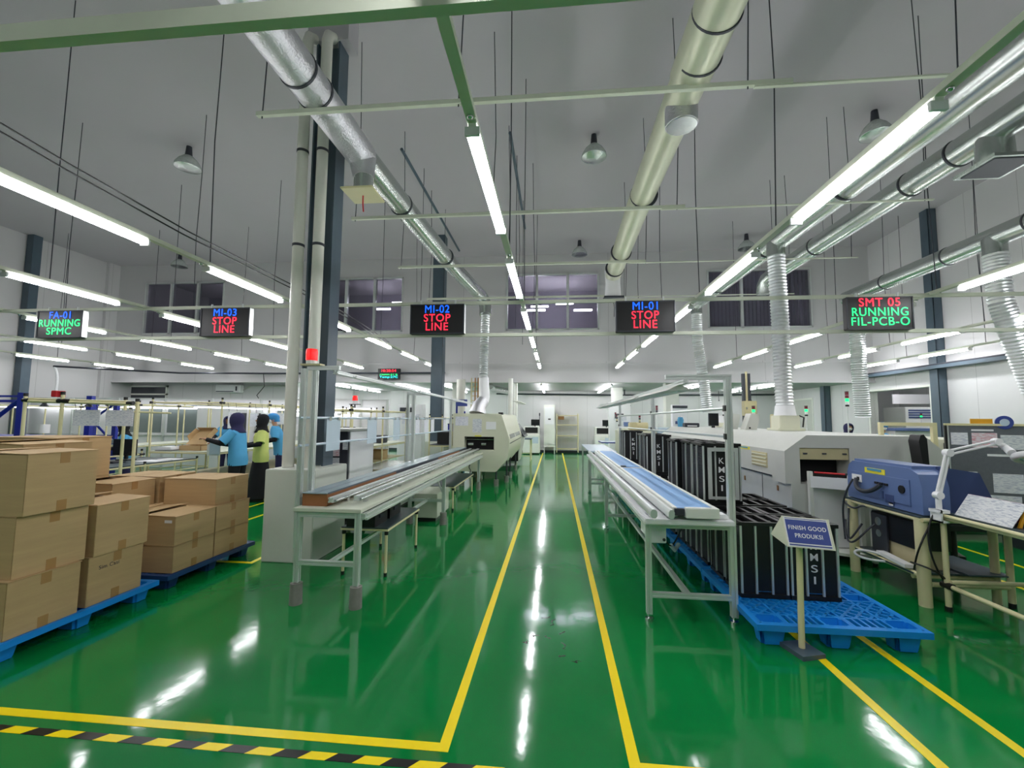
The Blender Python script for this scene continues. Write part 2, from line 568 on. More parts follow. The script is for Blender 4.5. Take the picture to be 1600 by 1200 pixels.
g = MB()
g.bx(-.525, -.475, 2.06, 19.4, 0, .0015).bx(-9, -.525, 2.06, 2.112, 0, .0015)
struct(g.build('floor_line_1', 'yellow'))
g = MB().bx(.325, .375, 2.045, 19.4, 0, .0015).bx(.375, 1.655, 2.045, 2.09, 0, .0015)
struct(g.build('floor_line_2', 'yellow'))
struct(MB().bx(1.655, 1.71, .5, 11, 0, .0015).build('floor_line_3', 'yellow'))
struct(MB().bx(2.10, 2.155, .5, 4.9, 0, .0015).build('floor_line_4', 'yellow'))
struct(MB().bx(4.20, 4.25, 2, 9, 0, .0015).bx(4.83, 4.88, 2, 9, 0, .0015).build('floor_line_5', 'yellow'))
struct(MB().bx(-3.12, -3.07, 4.33, 12, 0, .0015).bx(-6.0, -3.12, 4.33, 4.38, 0, .0015).bx(-4.45, -4.40, 5, 12, 0, .0015).bx(-5.05, -5.0, 5.5, 12, 0, .0015).build('floor_line_6', 'yellow'))
# hazard tape: slanted alternating blocks
ga, gb = MB(), MB()
x = -6.0
k = 0
while x < .0:
    q = [(x, 1.955), (x + .125, 1.955), (x + .165, 2.0), (x + .04, 2.0)]
    (ga if k % 2 else gb).prism(q, 'Z', 0, .0015)
    x += .125
    k += 1
struct(ga.build('floor_line_7', 'yellow'))
struct(gb.build('floor_line_8', 'tapeblack'))

# ================================================================== LIGHT ROWS
ROWS = [  # x, words, first fixture index, last index, channel start y, rods y
    (-14.6, 'outermost light row at the left wall', 4, 5, 8.2, (9.2, 11.5)),
    (-11.6, 'fourth light row left of the aisle', 3, 5, 6.2, (7.0, 9.2, 11.5)),
    (-8.8, 'third light row left of the aisle', 1, 5, 4.2, (4.9, 7.0, 9.2, 11.5)),
    (-6.3, 'second light row left of the aisle', -1, 5, -2, (4.8, 7.0, 9.2, 11.5)),
    (-3.8, 'first light row left of the aisle', -2, 5, -2, (2.3, 4.4, 6.9, 9.2, 11.5)),
    (-0.46, 'light row above the green aisle', -2, 5, 1.6, (4.35, 6.65, 9.0, 11.4)),
    (1.94, 'first light row right of the aisle', -2, 5, -2, (3.95, 6.0, 8.0, 10.1, 12.2)),
    (4.87, 'second light row right of the aisle', -1, 5, -2, (3.9, 6.0, 8.0, 10.1, 12.2)),
    (7.2, 'third light row right of the aisle', 1, 5, 4.2, (6.0, 8.0, 10.1, 12.2)),
    (9.08, 'light row along the right wall', 3, 5, 6.2, (8.0, 10.1, 12.2)),
]
ZL = 3.1
FX = None
for (x, words, i0, i1, c0, rods) in ROWS:
    ch = MB()
    ch.bx(x - .028, x + .028, c0, Y1 - .5, ZL + .045, ZL + .085)
    tag(ch.build('light_channel', 'rail'), 'painted channel carrying the ' + words, 'channel', 'channels of the light rows')
    n = 0
    for k in range(i0, i1 + 1):
        y = 2.3 + 2.04 * k
        if k < 0:  # unseen tubes continuing the row behind the camera, added to light near faces
            y -= .15
        if k >= 0:
            lab = '%s tube light of the %s' % (['nearest', 'second', 'third', 'fourth', 'fifth', 'sixth', 'seventh'][n], words)
            n += 1
        else:
            lab = 'unseen tube light behind the camera, %s in the %s' % (['farther', 'nearer'][k + 2], words)
        if FX is None:
            FX = thing('tube_light', lab, 'ceiling light', (x, y, ZL), 0, 'tube lights in rows')
            m = MB().bx(x - .022, x + .022, y, y + 1.34, ZL + .02, ZL + .045)
            m.build('housing', 'white', FX)
            m = MB().prism([(x - .028, ZL + .02), (x - .039, ZL + .004), (x - .036, ZL - .008), (x - .02, ZL - .018), (x + .02, ZL - .018), (x + .036, ZL - .008), (x + .039, ZL + .004), (x + .028, ZL + .02)], 'Y', y + .02, y + 1.32)
            m.build('diffuser', 'lamp', FX)
            for e, yy in ((0, y), (1, y + 1.32)):
                MB().bx(x - .042, x + .042, yy, yy + .02, ZL - .024, ZL + .026).build('end_cap', 'signwhite', FX)
            MB().sph((x + .0, y - .06, ZL + .04), .018).build('fixing_bolt', 'chrome', FX)
        else:
            copy_thing(FX, (x, y, ZL), 0, lab)
    for j, ry in enumerate(rods):
        g = MB()
        sway = random.uniform(-.05, .05)
        g.tube([(x, ry, ZL + .08), (x + sway, ry, 4.6), (x + sway * .3, ry, 5.8), (x, ry, ZC)], .006, 6)
        tag(g.build('hanger_rod', 'charcoal'), 'thin hanger wire, %s one on %s' % (ORD[j], words), 'hanger', 'hanger wires of the light rows')
# lights of the low bay beyond the header
LB = [(-7.9, 'far left'), (-5.6, 'left'), (-3.9, 'left of the aisle'), (-.45, 'above the aisle'), (1.9, 'right of the aisle'), (4.9, 'right'), (7.2, 'far right')]
for (x, words) in LB:
    for j, y in enumerate((14.9, 16.4, 17.9)):
        copy_thing(FX, (x, y, 2.64), 0, 'tube light under the low rear ceiling, %s, %s' % (words, ['front', 'middle', 'back'][j]), 'tube lights under the low ceiling')
# small lights inside the upper rooms; the last is added to brighten the blinds
for j, (x, y, z) in enumerate([(-7.2, 17.5, 6.0), (-5.9, 16.2, 5.9), (-.6, 17.5, 6.0), (.4, 17.5, 6.1), (-.7, 16.5, 5.6), (1.1, 17, 5.7), (-13, 17.5, 6.2), (6.4, 15.6, 6.6)]):
    g = MB().bx(x - .35, x + .35, y - .05, y + .05, z, z + .05)
    tag(g.build('office_light', 'lamp'), 'small lit lamp inside the upper room, %s' % ['left one behind second window', 'right one behind second window', 'upper left behind the third window', 'upper right behind the third window', 'lower left behind the third window', 'lower right behind the third window', 'behind the first window', 'added to brighten the fourth window blinds'][j], 'ceiling light')
# long transverse rails carrying the line signs
for (z, words) in ((3.12, 'upper'), (2.655, 'lower')):
    g = MB().bx(-15.9, 9.6, 6.08, 6.12, z, z + .045)
    tag(g.build('cross_rail', 'rail'), '%s long painted rail crossing the hall at the line signs' % words, 'rail')
g = MB().bx(-9, .4, 1.53, 1.58, 3.08, 3.16)
tag(g.build('cross_rail', 'rail'), 'wide painted rail crossing overhead at the top left, nearest the camera', 'rail')
# battens under the ducts, each of two lapped strips
for j, (y, xa, xm, xb) in enumerate([(3.62, -2.75, 1.95, 3.3), (5.75, -2.85, 1.7, 4.7), (7.75, -2.9, 1.6, 5.1), (9.93, -3.0, 1.5, 5.2)]):
    root = thing('duct_batten', 'pale batten crossing under the round ducts, %s to the camera' % ['nearest', 'second nearest', 'third nearest', 'farthest'][j], 'batten', ((xa + xb) / 2, y, 4.28), 0, 'battens under the ducts')
    MB().bx(xa, xm, y - .02, y + .02, 4.27, 4.31).build('strip', 'rail', root)
    MB().bx(xm - .3, xb, y - .015, y + .015, 4.255, 4.27).build('strip', 'rail', root)
    for q, x in enumerate((xa + .05, -.85, 1.6, xb - .1)):
        g = MB().tube([(x, y, 4.25), (x + .04, y, 5.4), (x, y, ZC)], .006, 6)
        tag(g.build('hanger_rod', 'charcoal'), 'thin hanger wire %s the %s batten' % (['at the left end of', 'left of middle of', 'right of middle of', 'at the right end of'][q], ['nearest', 'second', 'third', 'farthest'][j]), 'hanger', 'hanger wires of the battens')
# conduits below the ceiling
for j, (x, y0, y1) in enumerate([(-2.85, 7.6, 12.6), (-.78, 7.3, 11.2)]):
    root = thing('ceiling_conduit', 'thin grey conduit pipe along the ceiling, %s' % ['left one near the duct', 'right one near the aisle lights'][j], 'pipe', (x, y0, 6.5))
    MB().tube([(x, y0, 6.5), (x, y1, 6.5)], .03, 10).build('pipe', 'slate', root)
    for y in (y0 + 1.4, y0 + 3.3):
        MB().tube([(x, y, 3.3), (x, y, ZC)], .006, 6).build('drop_wire', 'charcoal', root)
# sagging cables over the first left row
for j in (0, 1):
    pts = [(-3.72 - .05 * j, -1.5 + 1.1 * i, 3.62 - .04 * i + .05 * math.sin(i) - .03 * j) for i in range(11)]
    tag(MB().tube(pts, .008, 6).build('power_cable', 'black'), 'slack black cable above the first left light row, %s' % ['upper', 'lower'][j], 'cable')

# ---- high bay domes
HB = None
for j, (x, y, wds) in enumerate([(-7.4, 7.85, 'near, left of the foil duct'), (.75, 8.15, 'near, beside the cream duct'), (5.6, 7.9, 'near, right side'), (.76, 13.2, 'far, beside the cream duct'),
                                 (5.6, 13.1, 'far, right side'), (-12.6, 13.3, 'far, leftmost'), (-7.6, 13.6, 'far, behind the double pipe column')]):
    if HB is None:
        HB = thing('high_bay_lamp', 'unlit dome lamp on the ceiling, ' + wds, 'ceiling lamp', (x, y, 6.5), 0, 'unlit dome lamps')
        m = MB().tube([(x, y, 6.72), (x, y, ZC)], [.07, .05], 12)
        m.build('stem', 'charcoal', HB)
        m = MB().loft([(x, y, 6.5, .24, .24), (x, y, 6.56, .23, .23), (x, y, 6.66, .17, .17), (x, y, 6.74, .09, .09)], 24)
        m.build('shade', 'reflector', HB)
        MB().loft([(x, y, 6.47, .12, .12), (x, y, 6.5, .23, .23)], 24).build('lens', 'galv', HB)
    else:
        copy_thing(HB, (x, y, 6.5), 0, 'unlit dome lamp on the ceiling, ' + wds)

# ================================================================== DUCTS
ZD = 4.47


def corr(pts, r, pitch=.028, amp=.09):
    """corrugated hose along a polyline"""
    pts = [Vector(p) for p in pts]
    out, rr = [], []
    k = 0
    for i in range(len(pts) - 1):
        L = (pts[i + 1] - pts[i]).length
        n = max(2, int(L / pitch))
        for q in range(n):
            out.append(pts[i].lerp(pts[i + 1], q / n))
            rr.append(r * (1 + amp * (1 if k % 2 else -1)))
            k += 1
    out.append(pts[-1])
    rr.append(r)
    return out, rr


def bez(p0, p1, p2, p3, n=10):
    p0, p1, p2, p3 = map(Vector, (p0, p1, p2, p3))
    return [p0 * (1 - t) ** 3 + p1 * 3 * t * (1 - t) ** 2 + p2 * 3 * t * t * (1 - t) + p3 * t ** 3 for t in [i / n for i in range(n + 1)]]


def straps(root, x0, y0, x1, y1, r, ys):
    for y in ys:
        t = (y - y0) / (y1 - y0)
        x = x0 + (x1 - x0) * t
        MB().cyl((x, y - .012, ZD), (x, y + .012, ZD), r + .008, seg=28).build('strap', 'charcoal', root)


# left foil wrapped duct
DL = thing('supply_duct', 'round silver foil wrapped duct running overhead left of the aisle', 'duct', (-2.2, 1, ZD))
MB().tube([(-2.2, -2, ZD), (-2.2, 1, ZD), (-2.19, 4.6, ZD)], .165, 28).build('foil_section', 'foil', DL)
MB().tube([(-2.19, 4.6, ZD), (-2.1, 6.5, ZD), (-1.98, 8.5, ZD), (-1.78, 10.35, ZD)], [.15, .15, .15, .15], 28).build('bare_section', 'galv', DL)
straps(DL, -2.2, 1, -2.19, 4.6, .165, (3.35, 3.62))
straps(DL, -2.14, 5.7, -2.0, 8, .152, (5.75, 7.75))
MB().tube([(-2.18, 4.6, 4.45), (-2.15, 4.56, 4.28), (-2.13, 4.54, 4.16)], [.15, .13, .11], 20).build('branch_wrap', 'foil', DL)
MB().tube([(-2.13, 4.54, 4.18), (-2.13, 4.54, 3.98)], .105, 20).build('branch_collar', 'galv', DL)
p = MB().bx(-2.31, -1.95, 4.36, 4.72, 3.965, 3.985, .004).build('outlet_plate', 'cream', DL)
MB().tube([(-2.13, 4.54, 3.97), (-2.13, 4.54, 3.88), (-2.12, 4.54, 3.78)], .008, 6).build('ribbon', 'redpl', p)
MB().tube([(-1.78, 10.35, ZD), (-1.72, 10.45, 4.38), (-1.68, 10.45, 4.2), (-1.67, 10.4, 4.0)], [.15, .15, .15, .15], 20).build('elbow', 'galv', DL)
q, rr = corr([(-1.67, 10.4, 4.0), (-1.68, 10.3, 3.0), (-1.67, 10.2, 2.45)], .10)
tag(MB().tube(q, rr, 18).build('flexible_hose', 'flex'), 'silver corrugated hose dropping from foil duct to left ivory machine', 'hose')
FH = thing('machine_exhaust', 'white fabric sleeve and silver elbow standing on the left ivory machine', 'exhaust', (-1.66, 10.1, 1.6))
MB().tube([(-1.66, 10.2, 2.45), (-1.64, 10.2, 2.0), (-1.66, 10.15, 1.88)], [.115, .13, .13], 18).build('sleeve', 'signwhite', FH)
MB().tube([(-1.66, 10.15, 1.9), (-1.74, 10.05, 1.78), (-1.76, 10.0, 1.6)], [.14, .16, .20], 18).build('elbow', 'foil', FH)

# cream duct right of the aisle
DR = thing('cream_duct', 'round cream jacketed duct overhead just right of the aisle', 'duct', (1.2, 1, ZD))
MB().tube([(1.2, -2, ZD), (1.17, 3.7, ZD)], .175, 28).build('duct_section', 'duct_cream', DR)
MB().tube([(1.17, 3.7, ZD), (1.16, 6.0, ZD), (1.2, 9.0, ZD)], [.16, .16, .16], 28).build('duct_section', 'duct_cream', DR)
for y in (3.1, 3.5, 5.75, 7.75, 8.6):
    MB().cyl((1.18, y - .01, ZD), (1.18, y + .01, ZD), .182, seg=28).build('strap', 'charcoal', DR)
MB().cyl((1.17, 4.0, 4.4), (1.17, 4.0, 4.22), .145, seg=24).build('branch_collar', 'foil', DR)
MB().cyl((1.17, 4.0, 4.225), (1.17, 4.0, 4.21), .135, seg=24).build('end_plate', 'galv', DR)
MB().loft([(1.2, 9.05, 3.98, .17, .17), (1.2, 9.05, 4.3, .15, .15), (1.2, 9.05, ZD + .1, .16, .16)], 20).build('outlet_hood', 'signwhite', DR)
p = MB().bx(1.0, 1.4, 8.85, 9.25, 3.95, 3.99, .004).build('outlet_grille', 'charcoal', DR)
MB().tube([(1.2, 9.05, 3.95), (1.23, 9.05, 3.8), (1.22, 9.05, 3.6)], .006, 6).build('pull_cord', 'charcoal', p)

# galvanised duct behind the first right light row
D1 = thing('galvanised_duct', 'galvanised round duct just behind the first right light row, leading to two hoses', 'duct', (3.7, 1, ZD))
MB().tube([(3.75, 1, ZD), (3.7, 5.5, ZD), (3.6, 11.5, ZD)], .17, 28).build('duct_section', 'galv', D1)
straps(D1, 3.75, 1, 3.6, 11.5, .17, (2.8, 3.4, 5.75, 7.75, 9.9))
# second galvanised duct
D2 = thing('galvanised_duct', 'galvanised round duct right of the first one, with a square outlet', 'duct', (4.46, 1, ZD))
MB().tube([(4.46, 1, ZD), (4.44, 9.2, ZD)], .15, 28).build('duct_section', 'galv', D2)
MB().tube([(4.44, 9.2, ZD), (4.42, 9.42, ZD - .03), (4.4, 9.52, ZD - .15), (4.4, 9.54, ZD - .32)], .15, 20).build('elbow', 'galv', D2)
straps(D2, 4.46, 1, 4.44, 9.2, .15, (3.4, 5.1, 5.75, 7.75, 9.0))
MB().loft([(4.46, 4.72, 4.12, .15, .15), (4.46, 4.72, ZD, .14, .14)], 20).build('branch_collar', 'galv', D2)
p = MB().bx(4.25, 4.7, 4.5, 4.95, 4.08, 4.115).build('outlet_frame', 'galv', D2)
MB().bx(4.29, 4.66, 4.54, 4.91, 4.072, 4.08).build('outlet_grille', 'charcoal', p)
# third duct at the right
D3 = thing('galvanised_duct', 'galvanised round duct farthest right, leading to two hanging hoses', 'duct', (7.0, 5, ZD))
MB().tube([(7.05, 1, ZD), (7.05, 11.2, ZD)], .16, 28).build('duct_section', 'galv', D3)
straps(D3, 7.05, 5, 7.05, 11.2, .16, (7.0, 8.4, 9.9))
for (x, y) in ((7.02, 7.55), (7.0, 10.8)):
    MB().cyl((x, y, ZD - .02), (x, y, ZD - .3), .15, seg=20).build('branch_collar', 'galv', D3)
for (x, y, y2) in ((3.62, 7.4, 0), (3.6, 11.4, 0)):
    MB().cyl((x, y, ZD - .02), (x, y, ZD - .28), .135, seg=20).build('branch_collar', 'galv', D1)
HOS = [([(3.62, 7.4, 4.2), (3.64, 7.4, 3.2), (3.66, 7.42, 2.2), (3.67, 7.42, 1.75)], .125, 'silver ring hose dropping to the large light grey machine, nearest right of the aisle'),
       ([(3.6, 11.4, 4.2), (3.62, 11.45, 3.5), (3.75, 11.5, 2.6), (3.85, 11.5, 1.7)], .125, 'silver ring hose hanging behind the black racks, farther one'),
       ([(7.02, 7.55, 4.2), (7.05, 7.55, 3.4), (7.2, 7.55, 2.8), (7.5, 7.6, 1.95)], .15, 'silver ring hose at the right edge, bending outward'),
       ([(7.0, 10.8, 4.2), (7.0, 10.8, 3.0), (7.05, 10.85, 2.2), (7.1, 10.9, 1.6)], .15, 'silver ring hose hanging below the rightmost line sign')]
for (pts, r, lab) in HOS:
    q, rr = corr(pts, r, .026, .07)
    tag(MB().tube(q, rr, 18).build('flexible_hose', 'flex'), lab, 'hose')

# ================================================================== COLUMNS
def hbeam(g, x, y, w_, d_, z0, z1, t=.02):
    g.bx(x - w_ / 2, x - w_ / 2 + t, y - d_ / 2, y + d_ / 2, z0, z1)
    g.bx(x + w_ / 2 - t, x + w_ / 2, y - d_ / 2, y + d_ / 2, z0, z1)
    g.bx(x - w_ / 2 + t, x + w_ / 2 - t, y - t / 2, y + t / 2, z0, z1)


c1 = thing('steel_column', 'slate steel column with a white plinth behind the two white pipes', 'column', (-2.72, 4.8, 0))
MB().bx(-3.02, -2.47, 4.39, 5.1, 0, .945, .008).build('plinth', 'plinth', c1)
g = MB()
hbeam(g, -2.74, 4.87, .30, .22, .945, 6.05)
g.build('beam', 'slate', c1)
for j, (x, y, lab) in enumerate([(-2.915, 4.62, 'white drain pipe on the white plinth, left one of the pair'), (-2.675, 4.62, 'white drain pipe on the white plinth, right one of the pair')]):
    root = thing('drain_pipe', lab, 'pipe', (x, y, .945))
    MB().tube([(x, y, .946), (x, y, 5.93), (x, y + .03, 6.02), (x, y + .13, 6.08)], .062, 20).build('pipe', 'pipewhite', root)
    MB().cyl((x, y, 3.43), (x, y, 3.46), .067, seg=20).build('pipe_clip', 'charcoal', root)
    MB().cyl((x, y, 4.55), (x, y, 4.58), .067, seg=20).build('pipe_clip', 'charcoal', root)
struct(MB().bx(-3.0, -2.48, 4.74, 5.0, 6.05, ZC).build('trim_5', 'ceil'))
c2 = thing('steel_column', 'slate steel column in the far middle, behind the left conveyor posts', 'column', (-3.42, 12.6, 0))
MB().bx(-3.68, -3.13, 12.3, 12.95, 0, .82, .008).build('plinth', 'plinth', c2)
g = MB()
hbeam(g, -3.42, 12.6, .34, .3, .8, ZC)
g.bx(-3.59, -3.25, 12.45, 12.47, .8, ZC)
g.build('beam', 'slate', c2)
for (x, y, z1, lab) in [(-15.85, 11.6, ZC, 'slate steel column against the left wall'), (9.6, 11.95, ZC, 'slate steel column against the right wall, beside the window opening'), (9.6, 16.6, ZH, 'slate steel column on right wall near the door')]:
    g = MB()
    hbeam(g, x, y, .22, .24, 0, z1)
    g.bx(x - .11, x + .11, y - .12, y - .1, 0, z1)
    tag(g.build('steel_column', 'slate'), lab, 'column')
# service column with electric box behind the right machines
sv = thing('cable_riser', 'dark cable trunking with brown stripe rising behind right machines', 'trunking', (5.03, 12.1, 0))
MB().bx(4.94, 5.0, 12.05, 12.15, 0, ZH).bx(5.07, 5.13, 12.05, 12.15, 0, ZH).bx(5.0, 5.07, 12.1, 12.14, 0, ZH).build('trunking', 'charcoal', sv)
MB().bx(5.01, 5.06, 12.06, 12.1, 0, ZH + .05).build('copper_strip', 'beige', sv)
eb = thing('electric_box', 'small beige electric box mounted on the cable trunking', 'box', (5.03, 11.97, 1.62))
MB().bx(4.89, 5.2, 11.88, 12.05, 1.62, 2.0, .006).build('case', 'beige', eb)
MB().bx(4.93, 4.96, 11.865, 11.88, 1.78, 1.84).build('latch', 'chrome', eb)
for (x, y, ww, lab) in [(3.9, 15.2, .42, 'square white column behind the black racks, right one'), (2.45, 17.6, .4, 'square white column behind the black racks, left one'), (-3.35, 15.0, .3, 'square white column behind the left ivory machine')]:
    tag(MB().bx(x - ww / 2, x + ww / 2, y - .2, y + .2, 0, ZH, .01).build('white_column', 'white'), lab, 'column')
tag(MB().tube([(-3.0, 13.9, 0), (-3.0, 13.9, ZH)], .14, 18).build('white_pipe', 'pipewhite'), 'thick white vertical pipe behind the left ivory machine', 'pipe')
g = thing('cable_ladder', 'yellowish cable ladder rising behind the left ivory machine', 'cable ladder', (-2.35, 13.3, 0))
m = MB().bx(-2.56, -2.53, 13.28, 13.34, 0, ZH).bx(-2.22, -2.19, 13.28, 13.34, 0, ZH)
for k in range(18):
    m.bx(-2.53, -2.22, 13.3, 13.32, .2 + k * .14, .23 + k * .14)
m.build('frame', 'beige', g)
MB().tube([(-2.42, 13.26, 0), (-2.42, 13.26, ZH)], .02, 8).tube([(-2.35, 13.26, 0), (-2.33, 13.26, ZH)], .02, 8).build('cable', 'brown', g)
# drain trunks on walls
tag(MB().tube([(-15.6, 12.2, 3.0), (-12.6, 13.6, 2.93), (-9.5, 14.0, 2.95)], .03, 8).tube([(-9.5, 14.0, 2.95), (-3.6, 14.15, 2.98)], .03, 8).build('wall_cable_run', 'charcoal'), 'dark cable run under the light rows across the far left', 'cable')
g = thing('cable_tray', 'dark cable tray along the right wall', 'cable tray', (9.5, 12, 2.8))
MB().bx(9.38, 9.62, 4, Y1, 2.82, 2.84).bx(9.38, 9.4, 4, Y1, 2.84, 2.9).build('tray', 'slate', g)
MB().tube([(9.42, 4, 2.92), (9.42, Y1, 2.92)], .025, 8).tube([(9.5, 4, 2.92), (9.5, Y1, 2.92)], .025, 8).build('cable', 'charcoal', g)
g = thing('cable_tray', 'dark cable bundle along the top of the far wall', 'cable tray', (0, 19.6, 2.5))
MB().tube([(-2.6, 19.6, 2.6), (0, 19.6, 2.58), (3, 19.6, 2.55), (9.5, 19.6, 2.6)], .035, 8).build('cable', 'charcoal', g)
tag(MB().tube([(2.9, 18.6, ZH), (2.9, 18.6, 1.95)], .03, 8).tube([(2.9, 18.6, 2.07), (3.15, 18.6, 2.07)], .02, 8).build('drop_pipe', 'charcoal'), 'thin dark drop pipe with a side arm near the far wall', 'pipe')
tag(MB().tube([(-1.8, 18.4, 2.6), (-2.3, 16.2, 2.6), (-2.2, 14.8, 2.6)], .12, 12).build('low_duct', 'galv'), 'short galvanised duct under the low ceiling behind left ivory machine', 'duct')
for j, x in enumerate((6.9, 8.2)):
    tag(MB().bx(x, x + .05, 19.3, 19.32, 2.3, 2.35).bx(x + .01, x + .03, 19.3, 19.32, 2.35, ZH).build('camera_mount', 'charcoal'), 'tiny dark ceiling bracket near far right corner, %s' % ['left', 'right'][j], 'bracket')

# ================================================================== LINE SIGNS
SG = [(-7.62, ['FA-01', 'RUNNING', 'SPMC'], ['ledblue', 'ledgreen', 'ledgreen'], (.36, .70, .42), 'black LED line sign showing FA-01 running, leftmost'),
      (-4.88, ['MI-03', 'STOP', 'LINE'], ['ledblue', 'ledred', 'ledred'], (.36, .38, .32), 'black LED line sign showing MI-03 stop line'),
      (-1.655, ['MI-02', 'STOP', 'LINE'], ['ledblue', 'ledred', 'ledred'], (.35, .38, .32), 'black LED line sign showing MI-02 stop line, left of aisle'),
      (1.222, ['MI-01', 'STOP', 'LINE'], ['ledblue', 'ledred', 'ledred'], (.33, .36, .31), 'black LED line sign showing MI-01 stop line, right of aisle'),
      (4.17, ['SMT 05', 'RUNNING', 'FIL-PCB-O'], ['ledred', 'ledgreen', 'ledgreen'], (.44, .60, .62), 'black LED line sign showing SMT 05 running, rightmost')]
for (x, ln, cs, ws, lab) in SG:
    hw = .39 if x < 4 else .40
    y = 6.02
    root = thing('line_sign', lab, 'sign', (x, y, 2.68), 0, 'LED line signs')
    MB().bx(x - hw, x + hw, y - .03, y + .05, 2.68, 3.105, .006).build('case', 'black', root)
    fr = MB().bx(x - hw, x + hw, y - .038, y - .03, 2.68, 2.695).bx(x - hw, x + hw, y - .038, y - .03, 3.09, 3.105).bx(x - hw, x - hw + .015, y - .038, y - .03, 2.68, 3.105).bx(x + hw - .015, x + hw, y - .038, y - .03, 2.68, 3.105)
    fr.build('frame', 'charcoal', root)
    MB().bx(x + hw, x + hw + .004, y - .03, y + .05, 2.69, 3.1).build('side_cover', 'alu', root)
    for k in range(3):
        text('lettering', ln[k], ws[k] * (1 if x < 4 else 1.12), .108, cs[k], root, (x - .0, y - .034, 3.035 - k * .125))
    for sx in (-.25, .25):
        MB().bx(x + sx - .01, x + sx + .01, y + .0, y + .02, 3.1, 3.17).build('bracket', 'alu', root)
x, y = -5.5, 14.12
ck = thing('clock_sign', 'small black LED board with time and humidity on the far header', 'sign', (x, y, 2.75))
MB().bx(x - .38, x + .38, y - .02, y + .05, 2.76, 3.12, .006).build('case', 'black', ck)
text('lettering', '10:28:54', .5, .085, 'ledred', ck, (x, y - .024, 3.05), bold=.015)
text('lettering', 'Humi:57%', .6, .09, 'ledgreen', ck, (x, y - .024, 2.94), bold=.015)
text('lettering', 'Temp:27C', .62, .09, 'ledcyan', ck, (x, y - .024, 2.83), bold=.015)

# ================================================================== CARTONS AND PALLETS
def carton(x0, x1, y0, y1, z0, z1, label, flap=0.0, side='x', rz=0.0, group=None, marks=(), lift=.0):
    """closed carton with two lid flaps, tape strips; z1 is the rim"""
    cx, cy = (x0 + x1) / 2, (y0 + y1) / 2
    root = thing('cardboard_box', label, 'box', (cx, cy, z0), 0, group)
    t = .004
    z1 = z1 - .004
    MB().bx(x0, x1, y0, y1, z0 + .001, z1, .003).build('body', 'card', root)
    # lid flaps meet along Y, rise by flap at the middle or at the rim
    g = MB()
    for sgn in (-1, 1):
        e = x1 + .004 if sgn > 0 else x0 - .004
        zc = z1 + .004 + flap * (.3 if sgn > 0 else 1)
        prof_ = [(e, z1 + .001), (cx + sgn * .004, zc), (cx + sgn * .004, zc + t), (e, z1 + .001 + t)]
        g.prism(prof_, 'Y', y0 - .003, y1 + .003)
    g.build('lid_flap', 'card', root)
    if flap > .012:
        MB().bx(x0 + .01, x1 - .01, y0 + .004, y0 + .01, z1, z1 + flap * .3).build('inner_flap', 'cardin', root)
    # tape on the side facing the aisle and seam strip near the corner
    MB().bx(x1, x1 + .0012, cy - .03, cy + .03, z1 - .07, z1).build('packing_tape', 'tape', root)
    MB().bx(x1, x1 + .0012, cy - .03, cy + .03, z0 + .002, z0 + .07).build('packing_tape', 'tape', root)
    MB().bx(x1 + .0002, x1 + .0012, y0 + .001, y0 + .022, z0 + .006, z1 - .006).build('glued_seam', 'card', root)
    for mk in marks:
        if mk == 'label':
            MB().bx(x1 - .10, x1 - .03, y0 - .0015, y0, z1 - .05, z1 - .025).build('shipping_label', 'signwhite', root)
        elif mk == 'biglabel':
            MB().bx(x1 - .34, x1 - .10, y0 - .0015, y0, z1 - .09, z1 - .01).build('shipping_label', 'label', root)
        elif mk == 'toplabel':
            MB().bx(cx - .2, cx - .08, y0 + .05, y0 + .2, z1 + .012, z1 + .0135).build('shipping_label', 'signwhite', root)
        elif mk == 'pen':
            text('handwriting', 'Sim Casi', .15, .028, 'charcoal', root, (x1 + .0016, y0 + .15, z1 - .085), (R(90), 0, R(90)), .0004)
    if rz:
        root.rotation_euler = (0, 0, rz)
    return root


